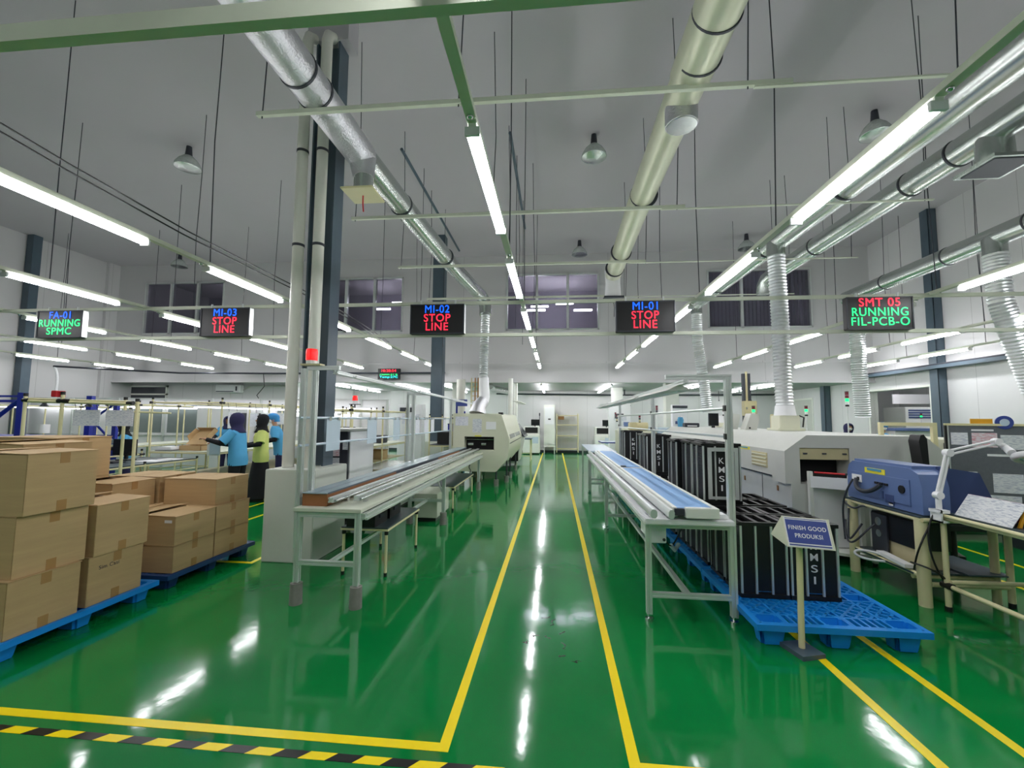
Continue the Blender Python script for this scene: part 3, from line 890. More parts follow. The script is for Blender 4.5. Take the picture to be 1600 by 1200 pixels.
def pallet(x0, y0, m, label, sx=1.1, sy=1.1, h=.15, group='plastic pallets'):
    """nestable nine foot plastic pallet, diagonal grid deck"""
    root = thing('plastic_pallet', label, 'pallet', (x0 + sx / 2, y0 + sy / 2, 0), 0, group)
    g = MB()
    zt, zb = h, h - .022
    fw, cl = .18, .30
    # border and middle ribs
    g.bx(x0, x0 + sx, y0, y0 + .03, zt - .04, zt).bx(x0, x0 + sx, y0 + sy - .03, y0 + sy, zt - .04, zt)
    g.bx(x0, x0 + .03, y0 + .03, y0 + sy - .03, zt - .04, zt).bx(x0 + sx - .03, x0 + sx, y0 + .03, y0 + sy - .03, zt - .04, zt)
    FXs = [x0 + .03, x0 + sx / 2 - fw / 2, x0 + sx - .03 - fw]
    FYs = [y0 + .03, y0 + sy / 2 - .075, y0 + sy - .03 - .15]
    for a in FXs[:-1]:
        pass
    # solid strips between feet rows
    for fy in FYs:
        g.bx(x0 + .045, x0 + sx - .045, fy - .0, fy + .018, zb, zt).bx(x0 + .045, x0 + sx - .045, fy + .135, fy + .153, zb, zt)
        for i in range(2):
            a, b = FXs[i] + fw, FXs[i + 1]
            n = 5
            for k in range(n):
                xa = a + (b - a) * k / n
                g.bx(xa, xa + .016, fy + .018, fy + .135, zb, zt)
    for fx in FXs:
        g.bx(fx - .0, fx + .016, y0 + .045, y0 + sy - .045, zb, zt - .001).bx(fx + fw - .016, fx + fw, y0 + .045, y0 + sy - .045, zb, zt - .001)
    # diagonal grid in the open fields, cut at the field edges
    for i in range(-1, 4):
        for j in range(2):
            fy0, fy1 = FYs[j] + .153, FYs[j + 1]
            if i == 0:
                fx0, fx1 = FXs[0] + fw, FXs[1]
            elif i == 1:
                fx0, fx1 = FXs[1] + fw, FXs[2]
            elif i == -1:
                fx0, fx1 = FXs[0] + .016, FXs[0] + fw - .016
            elif i == 2:
                fx0, fx1 = FXs[1] + .016, FXs[1] + fw - .016
            else:
                fx0, fx1 = FXs[2] + .016, FXs[2] + fw - .016
            H = fy1 - fy0
            s_ = -1.4
            while s_ < 1.4:
                for sg in (1, -1):
                    xa = (fx0 + fx1) / 2 + s_ - sg * H * .5
                    xb = xa + sg * H * 1.0
                    lo, hi = fx0, fx1
                    # clip the bar centre line to the field
                    t0, t1 = 0.0, 1.0
                    d = xb - xa
                    ta, tb = (lo - xa) / d, (hi - xa) / d
                    t0, t1 = max(t0, min(ta, tb)), min(t1, max(ta, tb))
                    if t1 - t0 > .04:
                        p0 = Vector((xa + d * t0, fy0 + H * t0))
                        p1 = Vector((xa + d * t1, fy0 + H * t1))
                        c = (p0 + p1) / 2
                        L = (p1 - p0).length
                        g.obx((c.x, c.y, zt - .0135), (L, .017, .022), Matrix.Rotation(math.atan2(p1.y - p0.y, p1.x - p0.x), 3, 'Z'))
                s_ += .095
    g.build('deck', m, root)
    for fx in FXs:
        for fy in FYs:
            f = MB()
            w_, d_ = fw, .15
            rings = []
            for (ins, z) in ((0.0, zt - .002), (.02, .004), (.045, .0005)):
                rings.append([f.bm.verts.new(v) for v in ((fx + ins, fy + ins, z), (fx + w_ - ins, fy + ins, z), (fx + w_ - ins, fy + d_ - ins, z), (fx + ins, fy + d_ - ins, z))])
            inn = []
            for (ins, z) in ((.014, zt - .002), (.034, .02)):
                inn.append([f.bm.verts.new(v) for v in ((fx + ins, fy + ins, z), (fx + w_ - ins, fy + ins, z), (fx + w_ - ins, fy + d_ - ins, z), (fx + ins, fy + d_ - ins, z))])
            for A, B in ((rings[0], rings[1]), (rings[1], rings[2]), (inn[0], inn[1]), (rings[0], inn[0])):
                for k in range(4):
                    f.bm.faces.new((A[k], A[(k + 1) % 4], B[(k + 1) % 4], B[k]))
            f.bm.faces.new(rings[2])
            f.bm.faces.new(inn[1])
            es = [e for e in f.bm.edges if abs(e.verts[0].co.z - e.verts[1].co.z) > .06]
            bmesh.ops.bevel(f.bm, geom=es, offset=.018, segments=2, affect='EDGES')
            f.build('foot', m, root)
    return root


PH = .13
pallet(-4.38, 2.38, 'bluepl', 'bright blue plastic pallet under the tallest cartons, front left', h=PH)
pallet(-4.38, 3.56, 'darkbluepl', 'dark blue plastic pallet under the low wide cartons', h=PH)
pallet(-5.62, 3.3, 'bluepl', 'blue plastic pallet behind the front left cartons, mostly hidden', h=PH)
gA = 'cartons on the bright blue pallet'
carton(-3.92, -3.30, 2.44, 2.86, PH, .478, 'big carton at the bottom of the front left stack', .0, group=gA)
carton(-3.93, -3.32, 2.47, 2.90, .478, .862, 'big carton in the middle of the front left stack', .01, group=gA)
carton(-3.94, -3.28, 2.47, 2.90, .862, 1.25, 'big carton on top of the front left stack, nearest the camera', .012, group=gA)
carton(-3.92, -3.31, 2.92, 3.34, PH, .475, 'big carton with pen writing, bottom of the second tall stack', .008, group=gA, marks=('pen',))
carton(-3.90, -3.30, 2.94, 3.36, .475, .84, 'big carton with raised lid, upper one of second tall stack', .03, group=gA, marks=('toplabel',))
# hidden cartons that carry the ones behind
for k in range(3):
    carton(-4.40, -3.955, 2.94, 3.44, PH + k * .381, PH + (k + 1) * .381 - .001, ['bottom', 'middle', 'top'][k] + ' carton of the stack behind the front left cartons', .022 if k == 2 else 0, group=gA)
for k in range(3):
    carton(-5.3, -4.5, 3.6, 4.1, PH + k * .385, PH + (k + 1) * .385 - .001, ['bottom', 'middle', 'top'][k] + ' carton of the rear left stack' + (' with a long white label' if k == 2 else ''), .0, group='cartons of the rear left stack', marks=('biglabel',) if k == 2 else ())
gB = 'cartons on the dark blue pallet'
for j, (ya, yb, wy) in enumerate([(3.62, 4.08, 'near'), (4.09, 4.56, 'far')]):
    carton(-3.87, -3.30, ya, yb, PH, .362, 'wide carton in the bottom layer beside the aisle, %s one' % wy, 0, group=gB)
    carton(-3.87, -3.30, ya, yb, .362, .612, 'wide carton in the middle layer beside the aisle, %s one%s' % (wy, ' with a small white label' if j == 0 else ''), .028 if j == 0 else 0, group=gB, marks=('label',) if j == 0 else ())
    carton(-4.46, -3.895, ya, yb, PH, .362, 'wide carton in the bottom layer away from the aisle, %s one' % wy, 0, group=gB)
    carton(-4.46, -3.895, ya, yb, .362, .612, 'wide carton in the middle layer away from the aisle, %s one' % wy, 0, group=gB)
carton(-3.90, -3.34, 4.12, 4.58, .612, .868, 'wide carton alone in the top layer beside the aisle', 0, group=gB)
carton(-4.56, -4.0, 3.68, 4.12, .612, .868, 'wide carton with popped lid, top layer away from the aisle', .035, group=gB)
carton(-4.55, -3.98, 4.15, 4.6, .612, .876, 'wide carton behind the popped lid one, top layer', 0, group=gB)

# ---- pallets and PCB racks on the right
for j, (y0, lab) in enumerate([(3.17, 'nearest, half empty in front of the black racks'), (4.29, 'second from the front, right side'), (5.41, 'third from the front, right side'), (6.53, 'fourth from the front, right side'), (7.65, 'fifth from the front, right side'), (8.77, 'farthest, right side')]):
    pallet(1.34, y0, 'bluepl', 'bright blue pallet under black racks, ' + lab, sx=1.08, h=.15)
RACK = None
RG = 'black board racks on the blue pallets'


def rack(x, y, z, label, rz=0.0, text_=True):
    """magazine rack 0.355 x 0.32 x 0.56, centre x,y"""
    global RACK, RACK2
    if RACK is None:
        RACK = make_rack('KMSI')
        RACK2 = make_rack(None)
        for r_ in (RACK, RACK2):
            r_['used'] = 0
    src = RACK if text_ else RACK2
    if not src['used']:
        src['used'] = 1
        src.location = (x, y, z)
        src.rotation_euler = (0, 0, rz)
        src['label'] = label
        return src
    c = copy_thing(src, (x, y, z), rz, label)
    return c


def make_rack(word):
    root = thing('board_rack', 'rack', 'rack', (0, 0, 0), 0, RG)
    W, D, H = .1775, .16, .563
    g = MB().bx(-W, W, -D, -D + .05, 0, .03).bx(-W, W, D - .05, D, 0, .03).bx(-W, -W + .06, -D, D, .0, .029).bx(W - .06, W, -D, D, 0, .029).bx(-.04, .04, -D, D, .0, .028)
    g.build('base_plate', 'black', root)
    g = MB().bx(-W, W, -D, -D + .028, H - .026, H).bx(-W, W, D - .028, D, H - .026, H).bx(-W, -W + .035, -D, D, H - .026, H - .001).bx(W - .035, W, -D, D, H - .026, H - .001).bx(-.05, -.02, -D, D, H - .024, H - .002).bx(.05, .08, -D, D, H - .024, H - .002)
    g.bx(-W - .012, -W, -D, D, H - .02, H - .006)
    g.build('top_frame', 'black', root)
    for s in (-1, 1):
        MB().bx(-W + .004, W - .004, s * (D - .02) - .005, s * (D - .02) + .005, .03, H - .026).build('side_panel', 'black', root)
        g = MB()
        for k in range(34):
            z = .045 + k * .0142
            g.bx(s * (W - .012) - .008, s * (W - .012) + .008, -D + .03, D - .03, z, z + .005)
        g.build('slotted_guide', 'charcoal', root)
    for (px, py) in ((-W + .012, -D + .008), (-.058, -D + .008), (.058, -D + .008), (W - .012, -D + .008), (-W + .012, D - .008), (W - .012, D - .008), (-W + .0, 0)):
        MB().prof((px, py, .03), (px, py, H - .026), .014).build('post', 'alu', root)
    MB().bx(-.05, .05, -D + .012, -D + .016, .045, .05).build('slide_lock', 'chrome', root)
    if word:
        for k, c in enumerate(word):
            text('lettering', c, .013 if c == 'I' else .054 if c == 'M' else .046, .054, 'signwhite', root, (.0, -D + .013, .40 - k * .085), bold=.006)
    return root


n = 0
# lower layer: two columns
lower = [(1.60, 3.78), (1.965, 3.78), (1.60, 4.13), (1.965, 4.13), (1.60, 4.52), (1.965, 4.52), (1.60, 4.87), (1.965, 4.87), (1.60, 5.22), (1.60, 5.62), (1.60, 5.97), (1.58, 6.76), (1.58, 7.11), (1.56, 7.85), (1.56, 8.76), (1.56, 9.11)]
wl = ['row nearest the camera', 'second row from the camera', 'third row from the camera', 'fourth row from the camera', 'fifth row', 'sixth row', 'seventh row', 'eighth row', 'ninth row', 'tenth row', 'eleventh row', 'twelfth row']
cnt = {0: 0, 1: 0}
for i, (x, y) in enumerate(lower):
    c = int(x > 1.8)
    rack(x, y, .151, 'black board rack standing on pallet, %s column, %s' % (['left', 'right'][c], wl[cnt[c]]), 0, text_=(i == 1))
    cnt[c] += 1
upper = [(1.575, 4.52, True, 0), (1.57, 4.87, False, 0), (1.51, 5.22, True, R(1)), (1.51, 6.76, True, 0), (1.52, 7.11, False, 0), (1.50, 8.76, True, 0), (1.52, 9.11, False, 0)]
for i, (x, y, t_, rz) in enumerate(upper):
    rack(x, y, .716, 'black board rack stacked on top of another, %s in the upper layer' % ['nearest the camera', 'second from front', 'third from front', 'fourth from front', 'fifth from front', 'sixth from front', 'farthest'][i], rz, t_)
# light U-frame on the nearest upper rack
fr = thing('metal_cover_frame', 'light grey U-shaped frame on the front of the nearest upper black rack', 'frame', (1.585, 4.34, .78))
MB().bx(1.44, 1.475, 4.335, 4.352, .76, 1.24).bx(1.68, 1.715, 4.335, 4.352, .76, 1.24).bx(1.475, 1.68, 4.335, 4.352, 1.205, 1.24).bx(1.475, 1.68, 4.335, 4.352, .76, .785).build('frame', 'alu', fr)

# ================================================================== RIGHT CONVEYOR
rc = thing('work_table', 'long aluminium framed conveyor table right of the aisle with white top', 'table', (1.0, 3.5, 0))
XA, XB_ = .71, 1.30
MB().bx(.67, 1.31, 3.40, 9.4, .725, .765, .006).build('tabletop', 'signwhite', rc)
for (x, y) in [(XA, 3.5), (XA, 6.22), (XA, 9.2), (XB_, 6.22), (XB_, 9.2)]:
    leg = MB().prof((x, y, .05), (x, y, .725), .042).build('leg', 'alu', rc)
    MB().cyl((x, y, .0), (x, y, .022), .03, seg=16).cyl((x, y, .022), (x, y, .05), .012, seg=10).build('levelling_foot', 'chrome', leg)
# front right leg goes on up as the mast
for (y, nm) in ((3.51, 'mast'), (6.1, 'mast'), (9.1, 'mast')):
    leg = MB().prof((XB_ + .025, y, .05), (XB_ + .025, y, 1.83), .046).build(nm, 'alu', rc)
    MB().cyl((XB_ + .025, y, 0), (XB_ + .025, y, .022), .03, seg=16).cyl((XB_ + .025, y, .022), (XB_ + .025, y, .05), .012, seg=10).build('levelling_foot', 'chrome', leg)
g = MB()
g.prof((XA + .02, 3.5, .19), (XB_, 3.5, .19), .036).prof((XA + .02, 3.5, .70), (XB_, 3.5, .70), .036)
g.prof((XA + .02, 6.22, .19), (XB_, 6.22, .19), .036).prof((XA + .02, 9.2, .19), (XB_, 9.2, .19), .036)
g.prof((1.0, 3.52, .19), (1.0, 9.2, .19), .036).prof((XA - .0, 3.52, .70), (XA - .0, 9.2, .70), .036)
g.build('crossbar', 'alu', rc)
for (x, y, z) in ((.86, 3.51, 1.83), (.93, 6.1, 1.80), (.93, 9.1, 1.79)):
    MB().prof((x, y, z), (XB_ + .05, y, z), .038).build('top_bar', 'alu', rc)
for z in (1.59, 1.375):
    r_ = MB().tube([(XB_ + .02, 3.5, z), (XB_ - .02, 9.1, z - .03)], .011, 8).build('hanging_rail', 'alu', rc)
    for y in (3.51, 6.1, 9.1):
        MB().bx(XB_ - .008, XB_ + .012, y - .02, y + .02, z - .022, z + .022).build('clamp', 'black', r_)
# under table lamp bar of the right conveyor
lb = thing('lamp_bar', 'long aluminium lamp bar on the right conveyor masts', 'lamp bar', (1.0, 3.6, 1.75))
MB().prof((1.0, 3.45, 1.79), (.98, 9.9, 1.76), .04, .03).build('bar', 'alu', lb)
for k in range(4):
    ya = 3.62 + k * 1.62
    s_ = MB().prism([(.9, 1.735), (.98, 1.775), (1.02, 1.775), (1.1, 1.735)], 'Y', ya, ya + 1.4).build('reflector', 'oven', lb)
    MB().cyl((1.0, ya + .03, 1.735), (1.0, ya + 1.36, 1.735), .014, seg=10).build('tube', 'signwhite', s_)
# conveyor units lying on the table
bc = thing('belt_conveyor', 'flat blue belt conveyor lying on the right table, near section', 'conveyor', (1.05, 3.4, .77))
MB().bx(.90, 1.16, 3.42, 6.05, .80, .845).bx(.87, .90, 3.4, 6.05, .79, .856).bx(1.16, 1.19, 3.4, 6.05, .79, .856).build('side_frame', 'white', bc)
MB().bx(.902, 1.158, 3.41, 6.05, .846, .852).build('belt', 'belt', bc)
MB().bx(.955, 1.19, 3.36, 3.42, .785, .858, .004).build('end_housing', 'white', bc)
MB().bx(.88, .95, 3.385, 3.41, .80, .848).build('end_opening', 'charcoal', bc)
for y in (3.7, 5.0, 5.9):
    MB().bx(.93, .96, y, y + .03, .765, .80).bx(1.12, 1.15, y, y + .03, .765, .80).build('bracket', 'chrome', bc)
bc2 = thing('belt_conveyor', 'flat blue belt conveyor lying on the right table, far section', 'conveyor', (1.05, 6.2, .77))
MB().bx(.90, 1.16, 6.12, 9.1, .80, .85).bx(.87, .90, 6.12, 9.1, .79, .86).bx(1.16, 1.19, 6.12, 9.1, .79, .86).build('side_frame', 'white', bc2)
MB().bx(.902, 1.158, 6.16, 9.08, .851, .858).build('belt', 'belt', bc2)
MB().bx(.905, .97, 6.14, 6.22, .858, .868).build('joint_cover', 'charcoal', bc2)
for y in (6.4, 7.7, 8.8):
    MB().bx(.93, .96, y, y + .03, .765, .80).bx(1.12, 1.15, y, y + .03, .765, .80).build('bracket', 'chrome', bc2)
for j, (x, lab) in enumerate([(.72, 'left aluminium guide bar on the right conveyor table, nearest the aisle'), (.845, 'right aluminium guide bar on the right conveyor table, next to blue belt')]):
    gr = thing('guide_bar', lab, 'guide bar', (x, 3.4, .765), 0, 'guide bars of the right table')
    hx = .024 if j == 0 else .021
    MB().prism([(x - hx, .80), (x - hx * .5, .785), (x + hx * .5, .785), (x + hx, .80), (x + hx, .832), (x + hx * .5, .848), (x - hx * .5, .848), (x - hx, .832)], 'Y', 3.33, 9.25).build('bar', 'alu', gr)
    for y in (3.55, 4.6, 5.7, 6.8, 7.9, 8.9):
        MB().bx(x - .012, x + .012, y, y + .04, .765, .79).build('bracket', 'chrome', gr)
mt = thing('drive_unit', 'small white drive housing at the right table corner', 'motor', (1.22, 3.5, .765))
MB().bx(1.13, 1.2, 3.56, 3.72, .767, .845, .008).bx(1.17, 1.28, 3.44, 3.57, .767, .80, .008).build('housing', 'signwhite', mt)
MB().tube(bez((1.13, 3.6, .79), (1.08, 3.55, .83), (1.04, 3.52, .76), (.98, 3.5, .775)), .004, 6).build('cable', 'charcoal', mt)
cb = thing('control_box', 'white control box hanging under the front of right conveyor table', 'box', (.80, 3.7, .55))
MB().bx(.74, .86, 3.56, 3.95, .55, .68, .005).build('case', 'signwhite', cb)
MB().sph((.84, 3.55, .58), .012).build('knob', 'black', cb)
MB().tube(bez((.86, 3.8, .60), (1.0, 3.9, .35), (1.05, 4.2, .35), (1.25, 4.4, .55), 14), .007, 6).build('cable', 'black', cb)
MB().tube([(1.0, 4.0, .42), (1.04, 4.03, .37), (1.09, 4.08, .41)], .018, 8).build('cable_wrap', 'film', cb)

# tables further along the right side
for j, (x0, x1, y0, y1, mt_, lab) in enumerate([(.75, 1.35, 9.75, 12.4, 'film', 'pale topped aluminium table behind the right conveyor'), (1.42, 2.05, 13.6, 14.6, 'rackblue', 'small table with blue edged top near the far wall')]):
    t_ = thing('side_table', lab, 'table', ((x0 + x1) / 2, y0, 0))
    MB().bx(x0, x1, y0, y1, .77, .8, .004).build('tabletop', mt_, t_)
    if j:
        MB().bx(x0 + .02, x1 - .02, y0 + .02, y1 - .02, .801, .806).build('table_mat', 'film', t_)
    for x in (x0 + .03, x1 - .03):
        for y in (y0 + .03, y1 - .03):
            MB().prof((x, y, 0), (x, y, .77), .035).build('leg', 'alu', t_)
    MB().prof((x0 + .03, y0 + .03, .2), (x1 - .03, y0 + .03, .2), .03).build('stretcher', 'alu', t_)

# ================================================================== LEFT CONVEYOR
lc = thing('work_table', 'long aluminium framed conveyor table left of aisle on concrete feet', 'table', (-1.8, 3.5, 0))
MB().bx(-2.10, -1.53, 3.42, 9.45, .735, .765, .004).build('tabletop', 'rail', lc)
for (x, y) in [(-2.07, 3.47), (-1.56, 3.45), (-1.56, 6.2), (-2.05, 6.2), (-1.58, 9.2), (-2.05, 9.2)]:
    leg = MB().prof((x, y, .17), (x, y, .735), .044).build('leg', 'alu', lc)
    MB().cyl((x, y, 0), (x, y, .165), .05, .047, seg=20).build('concrete_foot', 'concrete', leg)
g = MB().prof((-2.05, 3.46, .71), (-1.5, 3.46, .71), .04).prof((-2.05, 3.46, .33), (-1.58, 3.46, .33), .036).prof((-1.80, 3.48, .33), (-1.80, 9.2, .33), .03)
g.prof((-2.05, 6.2, .33), (-1.58, 6.2, .33), .036).prof((-1.52, 3.47, .70), (-1.52, 9.2, .70), .05)
g.tube([(-1.58, 6.2, .45), (-1.66, 6.2, .62), (-1.8, 6.2, .69)], .014, 8)
g.build('crossbar', 'alu', lc)
for (x, y, z0, zt) in ((-2.13, 3.55, .42, 1.91), (-2.07, 3.62, .76, 1.9), (-2.12, 6.22, .76, 1.84), (-2.03, 6.2, .76, 1.84), (-2.10, 8.8, .76, 1.84)):
    MB().prof((x, y, z0), (x, y, zt), .042).build('mast', 'alu', lc)
for (y, z) in ((3.6, 1.92), (6.2, 1.84), (8.8, 1.84)):
    MB().prof((-2.13, y, z), (-1.84, y, z), .035).build('top_bar', 'alu', lc)
for z in (1.49, 1.255):
    MB().tube([(-2.12, 3.5, z), (-2.11, 8.8, z - .01)], .011, 8).build('hanging_rail', 'film', lc)
lb = thing('lamp_bar', 'long aluminium lamp bar on the left conveyor masts', 'lamp bar', (-1.88, 3.6, 1.85))
MB().prof((-1.89, 3.62, 1.885), (-1.86, 9.8, 1.82), .05, .03).build('bar', 'alu', lb)
for k in range(3):
    MB().prof((-1.80, 3.8 + 1.9 * k, 1.86 - .02 * k), (-1.79, 5.5 + 1.9 * k, 1.845 - .02 * k), .04, .02).build('reflector', 'signwhite', lb)
# beacon
bn = thing('warning_beacon', 'red warning beacon on the left conveyor frame, in front of the white pipes', 'beacon', (-2.1, 3.6, 1.94))
MB().bx(-2.18, -2.0, 3.56, 3.64, 1.94, 1.955).build('base_plate', 'beige', bn)
MB().cyl((-2.1, 3.6, 1.955), (-2.1, 3.6, 1.985), .045, seg=20).build('base', 'white', bn)
MB().loft([(-2.1, 3.6, 1.985, .048, .048), (-2.1, 3.6, 2.06, .05, .05), (-2.1, 3.6, 2.085, .044, .044)], 20).build('lens', 'red', bn)
# board lying on the left table with plywood sides
bd = thing('storage_board', 'long grey blue board with plywood end lying on the left table', 'board', (-1.95, 3.6, .765))
MB().bx(-2.075, -1.86, 3.50, 9.3, .866, .874).build('top_sheet', 'greybelt', bd)
MB().bx(-2.075, -1.86, 3.51, 3.53, .766, .866).build('plywood_end', 'wood', bd)
MB().bx(-1.882, -1.862, 3.53, 5.1, .766, .866).build('plywood_side', 'wood', bd)
MB().bx(-1.882, -1.862, 7.0, 8.6, .766, .872).build('plywood_side', 'wood', bd)
MB().bx(-2.07, -1.885, 3.53, 9.3, .766, .80).bx(-1.88, -1.865, 5.1, 9.3, .766, .86).build('core', 'charcoal', bd)
MB().bx(-1.96, -1.955, 3.5, 9.3, .874, .876).bx(-1.862, -1.856, 3.52, 9.3, .862, .876).build('seam_strip', 'slate', bd)
for j, (x, lab) in enumerate([(-1.815, 'left aluminium guide bar on the left conveyor table, beside plywood'), (-1.645, 'right aluminium guide bar on the left conveyor table, by aisle edge')]):
    gr = thing('guide_bar', lab, 'guide bar', (x, 3.5, .765), 0, 'guide bars of the left table')
    hx = .022
    MB().prof((x, 3.48 + .1 * j, .822), (x, 9.5, .822), .042).build('bar', 'alu', gr)
    MB().cyl((x + .028, 3.5 + .1 * j, .812), (x + .028, 9.5, .812), .012, seg=10).build('chain_guide', 'galv', gr)
    for y in (3.75, 4.6, 5.7, 6.8, 7.9, 8.9):
        MB().bx(x - .015, x + .015, y, y + .04, .765, .80).build('bracket', 'chrome', gr)
# hanging sleeves and sheets along the left conveyor rail
for j, (y, w_, m, z1, z0) in enumerate([(4.05, .26, 'film', 1.475, 1.18), (4.95, .26, 'film', 1.475, 1.2), (5.75, .24, 'film', 1.475, 1.2), (6.65, .2, 'paper', 1.475, 1.24), (7.1, .2, 'paper', 1.475, 1.24), (7.5, .2, 'paper', 1.475, 1.24), (8.35, .2, 'paper', 1.475, 1.26)]):
    root = thing('hanging_sheet', '%s clipped to the left conveyor rail, %s' % ('pale blue plastic sleeve' if m == 'film' else 'white instruction sheet', ['nearest', 'second from the front', 'third from the front', 'fourth from the front, beside middle masts', 'fifth from the front', 'sixth from the front', 'last before the ivory machine'][j]), 'sheet', (-2.11, y, z0), 0, 'sheets on the left conveyor rail')
    MB().bx(-2.112, -2.109, y - w_ / 2, y + w_ / 2, z0, z1).build('sheet', m, root)
    for s in (-1, 1):
        MB().bx(-2.125, -2.097, y + s * w_ / 3 - .02, y + s * w_ / 3 + .02, z1 - .01, z1 + .025).build('clip', 'chrome', root)

# benches and bins under the left table
for j, (x0, x1, y0, y1, z, lab) in enumerate([(-2.03, -1.57, 4.12, 5.08, .44, 'low cream pipe bench with dark mat under the left table, near one'), (-2.0, -1.62, 7.1, 8.8, .38, 'low cream pipe bench with dark mat under the left table, far one')]):
    t_ = thing('low_bench', lab, 'bench', ((x0 + x1) / 2, y0, 0), 0, 'low benches under the left table')
    MB().bx(x0, x1, y0, y1, z, z + .012).build('table_mat', 'matgrey', t_)
    MB().bx(x0 - .005, x1 + .005, y0 - .005, y1 + .005, z - .018, z).build('tabletop', 'cream', t_)
    for x in (x0 + .02, x1 - .02):
        for y in (y0 + .02, y1 - .02):
            l_ = MB().cyl((x, y, .03), (x, y, z - .018), .014, seg=12).build('leg', 'cream', t_)
            MB().cyl((x, y, 0), (x, y, .035), .017, seg=12).build('foot_cap', 'black', l_)
            MB().cyl((x, y, z - .055), (x, y, z - .018), .02, seg=12).build('joint', 'black', l_)
for j, (y, lab) in enumerate([(4.28, 'near'), (4.66, 'far')]):
    b_ = thing('storage_bin', 'black plastic bin on the low bench under left table, ' + lab, 'bin', (-1.85, y, .453), 0, 'black bins under the left table')
    g = MB()
    x0, x1, y0, y1 = -1.98, -1.70, y - .16, y + .16
    g.bx(x0, x1, y0, y1, .453, .463).bx(x0, x0 + .008, y0, y1, .463, .60).bx(x1 - .008, x1, y0, y1, .463, .60).bx(x0, x1, y0, y0 + .008, .463, .60).bx(x0, x1, y1 - .008, y1, .463, .60)
    g.build('body', 'black', b_)
    MB().bx(x0 - .01, x1 + .01, y0 - .01, y0 + .006, .59, .61).bx(x0 - .01, x1 + .01, y1 - .006, y1 + .01, .59, .61).bx(x0 - .01, x0 + .006, y0, y1, .59, .61).bx(x1 - .006, x1 + .01, y0, y1, .59, .61).bx(x1, x1 + .01, y - .05, y + .05, .52, .55).build('rim', 'charcoal', b_)
ub = thing('machine_base_box', 'grey green metal cabinet under the middle of the left table', 'cabinet', (-1.9, 6.4, 0))
MB().bx(-2.02, -1.68, 6.3, 7.0, .06, .40, .006).build('body', 'rail', ub)
MB().cyl((-1.675, 6.7, .25), (-1.68, 6.7, .25), .035, seg=16).build('knob', 'black', ub)
MB().bx(-1.99, -1.71, 6.35, 6.95, 0, .06).build('foot', 'black', ub)

# dark cabinet with white side door beyond the plinth
dc = thing('dark_cabinet', 'dark grey machine cabinet with white side door, right of white plinth', 'cabinet', (-2.75, 5.6, 0))
MB().bx(-3.05, -2.52, 5.2, 5.98, .10, 1.32, .006).build('body', 'charcoal', dc)
MB().bx(-2.52, -2.505, 5.24, 5.94, .35, 1.315, .003).build('side_door', 'signwhite', dc)
MB().bx(-3.06, -2.5, 5.18, 6.0, 1.32, 1.35, .004).build('top_plate', 'oven', dc)
MB().cyl((-2.62, 5.195, .3), (-2.62, 5.2, .3), .13, seg=24).build('fan_grille', 'black', dc)
for (x, y) in ((-2.98, 5.26), (-2.6, 5.26), (-2.98, 5.9), (-2.6, 5.9)):
    MB().cyl((x - .015, y, .045), (x + .015, y, .045), .045, seg=16).bx(x - .01, x + .01, y - .03, y + .03, .08, .10).build('castor', 'black', dc)
MB().bx(-2.80, -2.62, 5.19, 5.2, 1.02, 1.22).build('notice', 'redpaper', dc)
MB().bx(-2.80, -2.62, 5.19, 5.2, .87, 1.0).build('notice', 'label', dc)
MB().bx(-2.58, -2.52, 5.19, 5.2, 1.1, 1.2).build('notice', 'label', dc)

# ================================================================== LEFT IVORY MACHINE (end of the left conveyor)
wm = thing('soldering_machine', 'large ivory soldering machine at the end of left conveyor, black slot in front', 'machine', (-1.65, 11, 0))
yf = 9.62
P_ = [(-2.24, .33), (-1.27, .33), (-1.02, .62), (-.98, 1.02), (-1.16, 1.58), (-1.24, 1.60), (-2.24, 1.60)]
g = MB().prism(P_, 'Y', yf + .25, 13.2)
g.prism([(-2.24, .33), (-1.27, .33), (-1.02, .62), (-1.0, .80), (-2.24, .80)], 'Y', yf, yf + .25)
g.prism([(-2.24, 1.09), (-.995, 1.09), (-1.16, 1.58), (-1.24, 1.60), (-2.24, 1.60)], 'Y', yf, yf + .25)
g.prism([(-2.24, .80), (-1.98, .80), (-1.98, 1.09), (-2.24, 1.09)], 'Y', yf, yf + .25)
g.prism([(-1.32, .80), (-1.0, .80), (-.98, 1.02), (-.995, 1.09), (-1.32, 1.09)], 'Y', yf, yf + .25)
g.build('body', 'machine', wm)
s_ = MB().bx(-1.97, -1.33, yf + .2, yf + .24, .805, 1.085).bx(-1.98, -1.32, yf + .0, yf + .22, 1.07, 1.09).build('slot_interior', 'dark', wm)
MB().tube([(-1.97, yf + .1, 1.03), (-1.33, yf + .1, 1.03)], .012, 8).cyl((-1.9, yf + .03, .93), (-1.78, yf + .03, .93), .03, seg=12).cyl((-1.6, yf + .03, .93), (-1.5, yf + .03, .93), .03, seg=12).build('roller', 'galv', s_)
MB().prism([(-1.0, 1.02), (-.985, 1.04), (-1.14, 1.5), (-1.16, 1.48)], 'Y', 9.85, 11.2).prism([(-1.0, 1.02), (-.985, 1.04), (-1.14, 1.5), (-1.16, 1.48)], 'Y', 11.3, 12.8).build('side_window', 'darkwin', wm)
MB().bx(-1.0, -.985, 9.8, 13, .93, .95).build('side_handle', 'black', wm)
MB().bx(-1.24, -1.14, 9.7, 9.85, 1.58, 1.63).build('hinge_block', 'black', wm)
MB().bx(-2.19, -1.90, yf - .006, yf, 1.33, 1.53).build('notice', 'paper', wm)
MB().bx(-1.80, -1.60, yf - .006, yf, 1.18, 1.48).build('notice', 'label', wm)
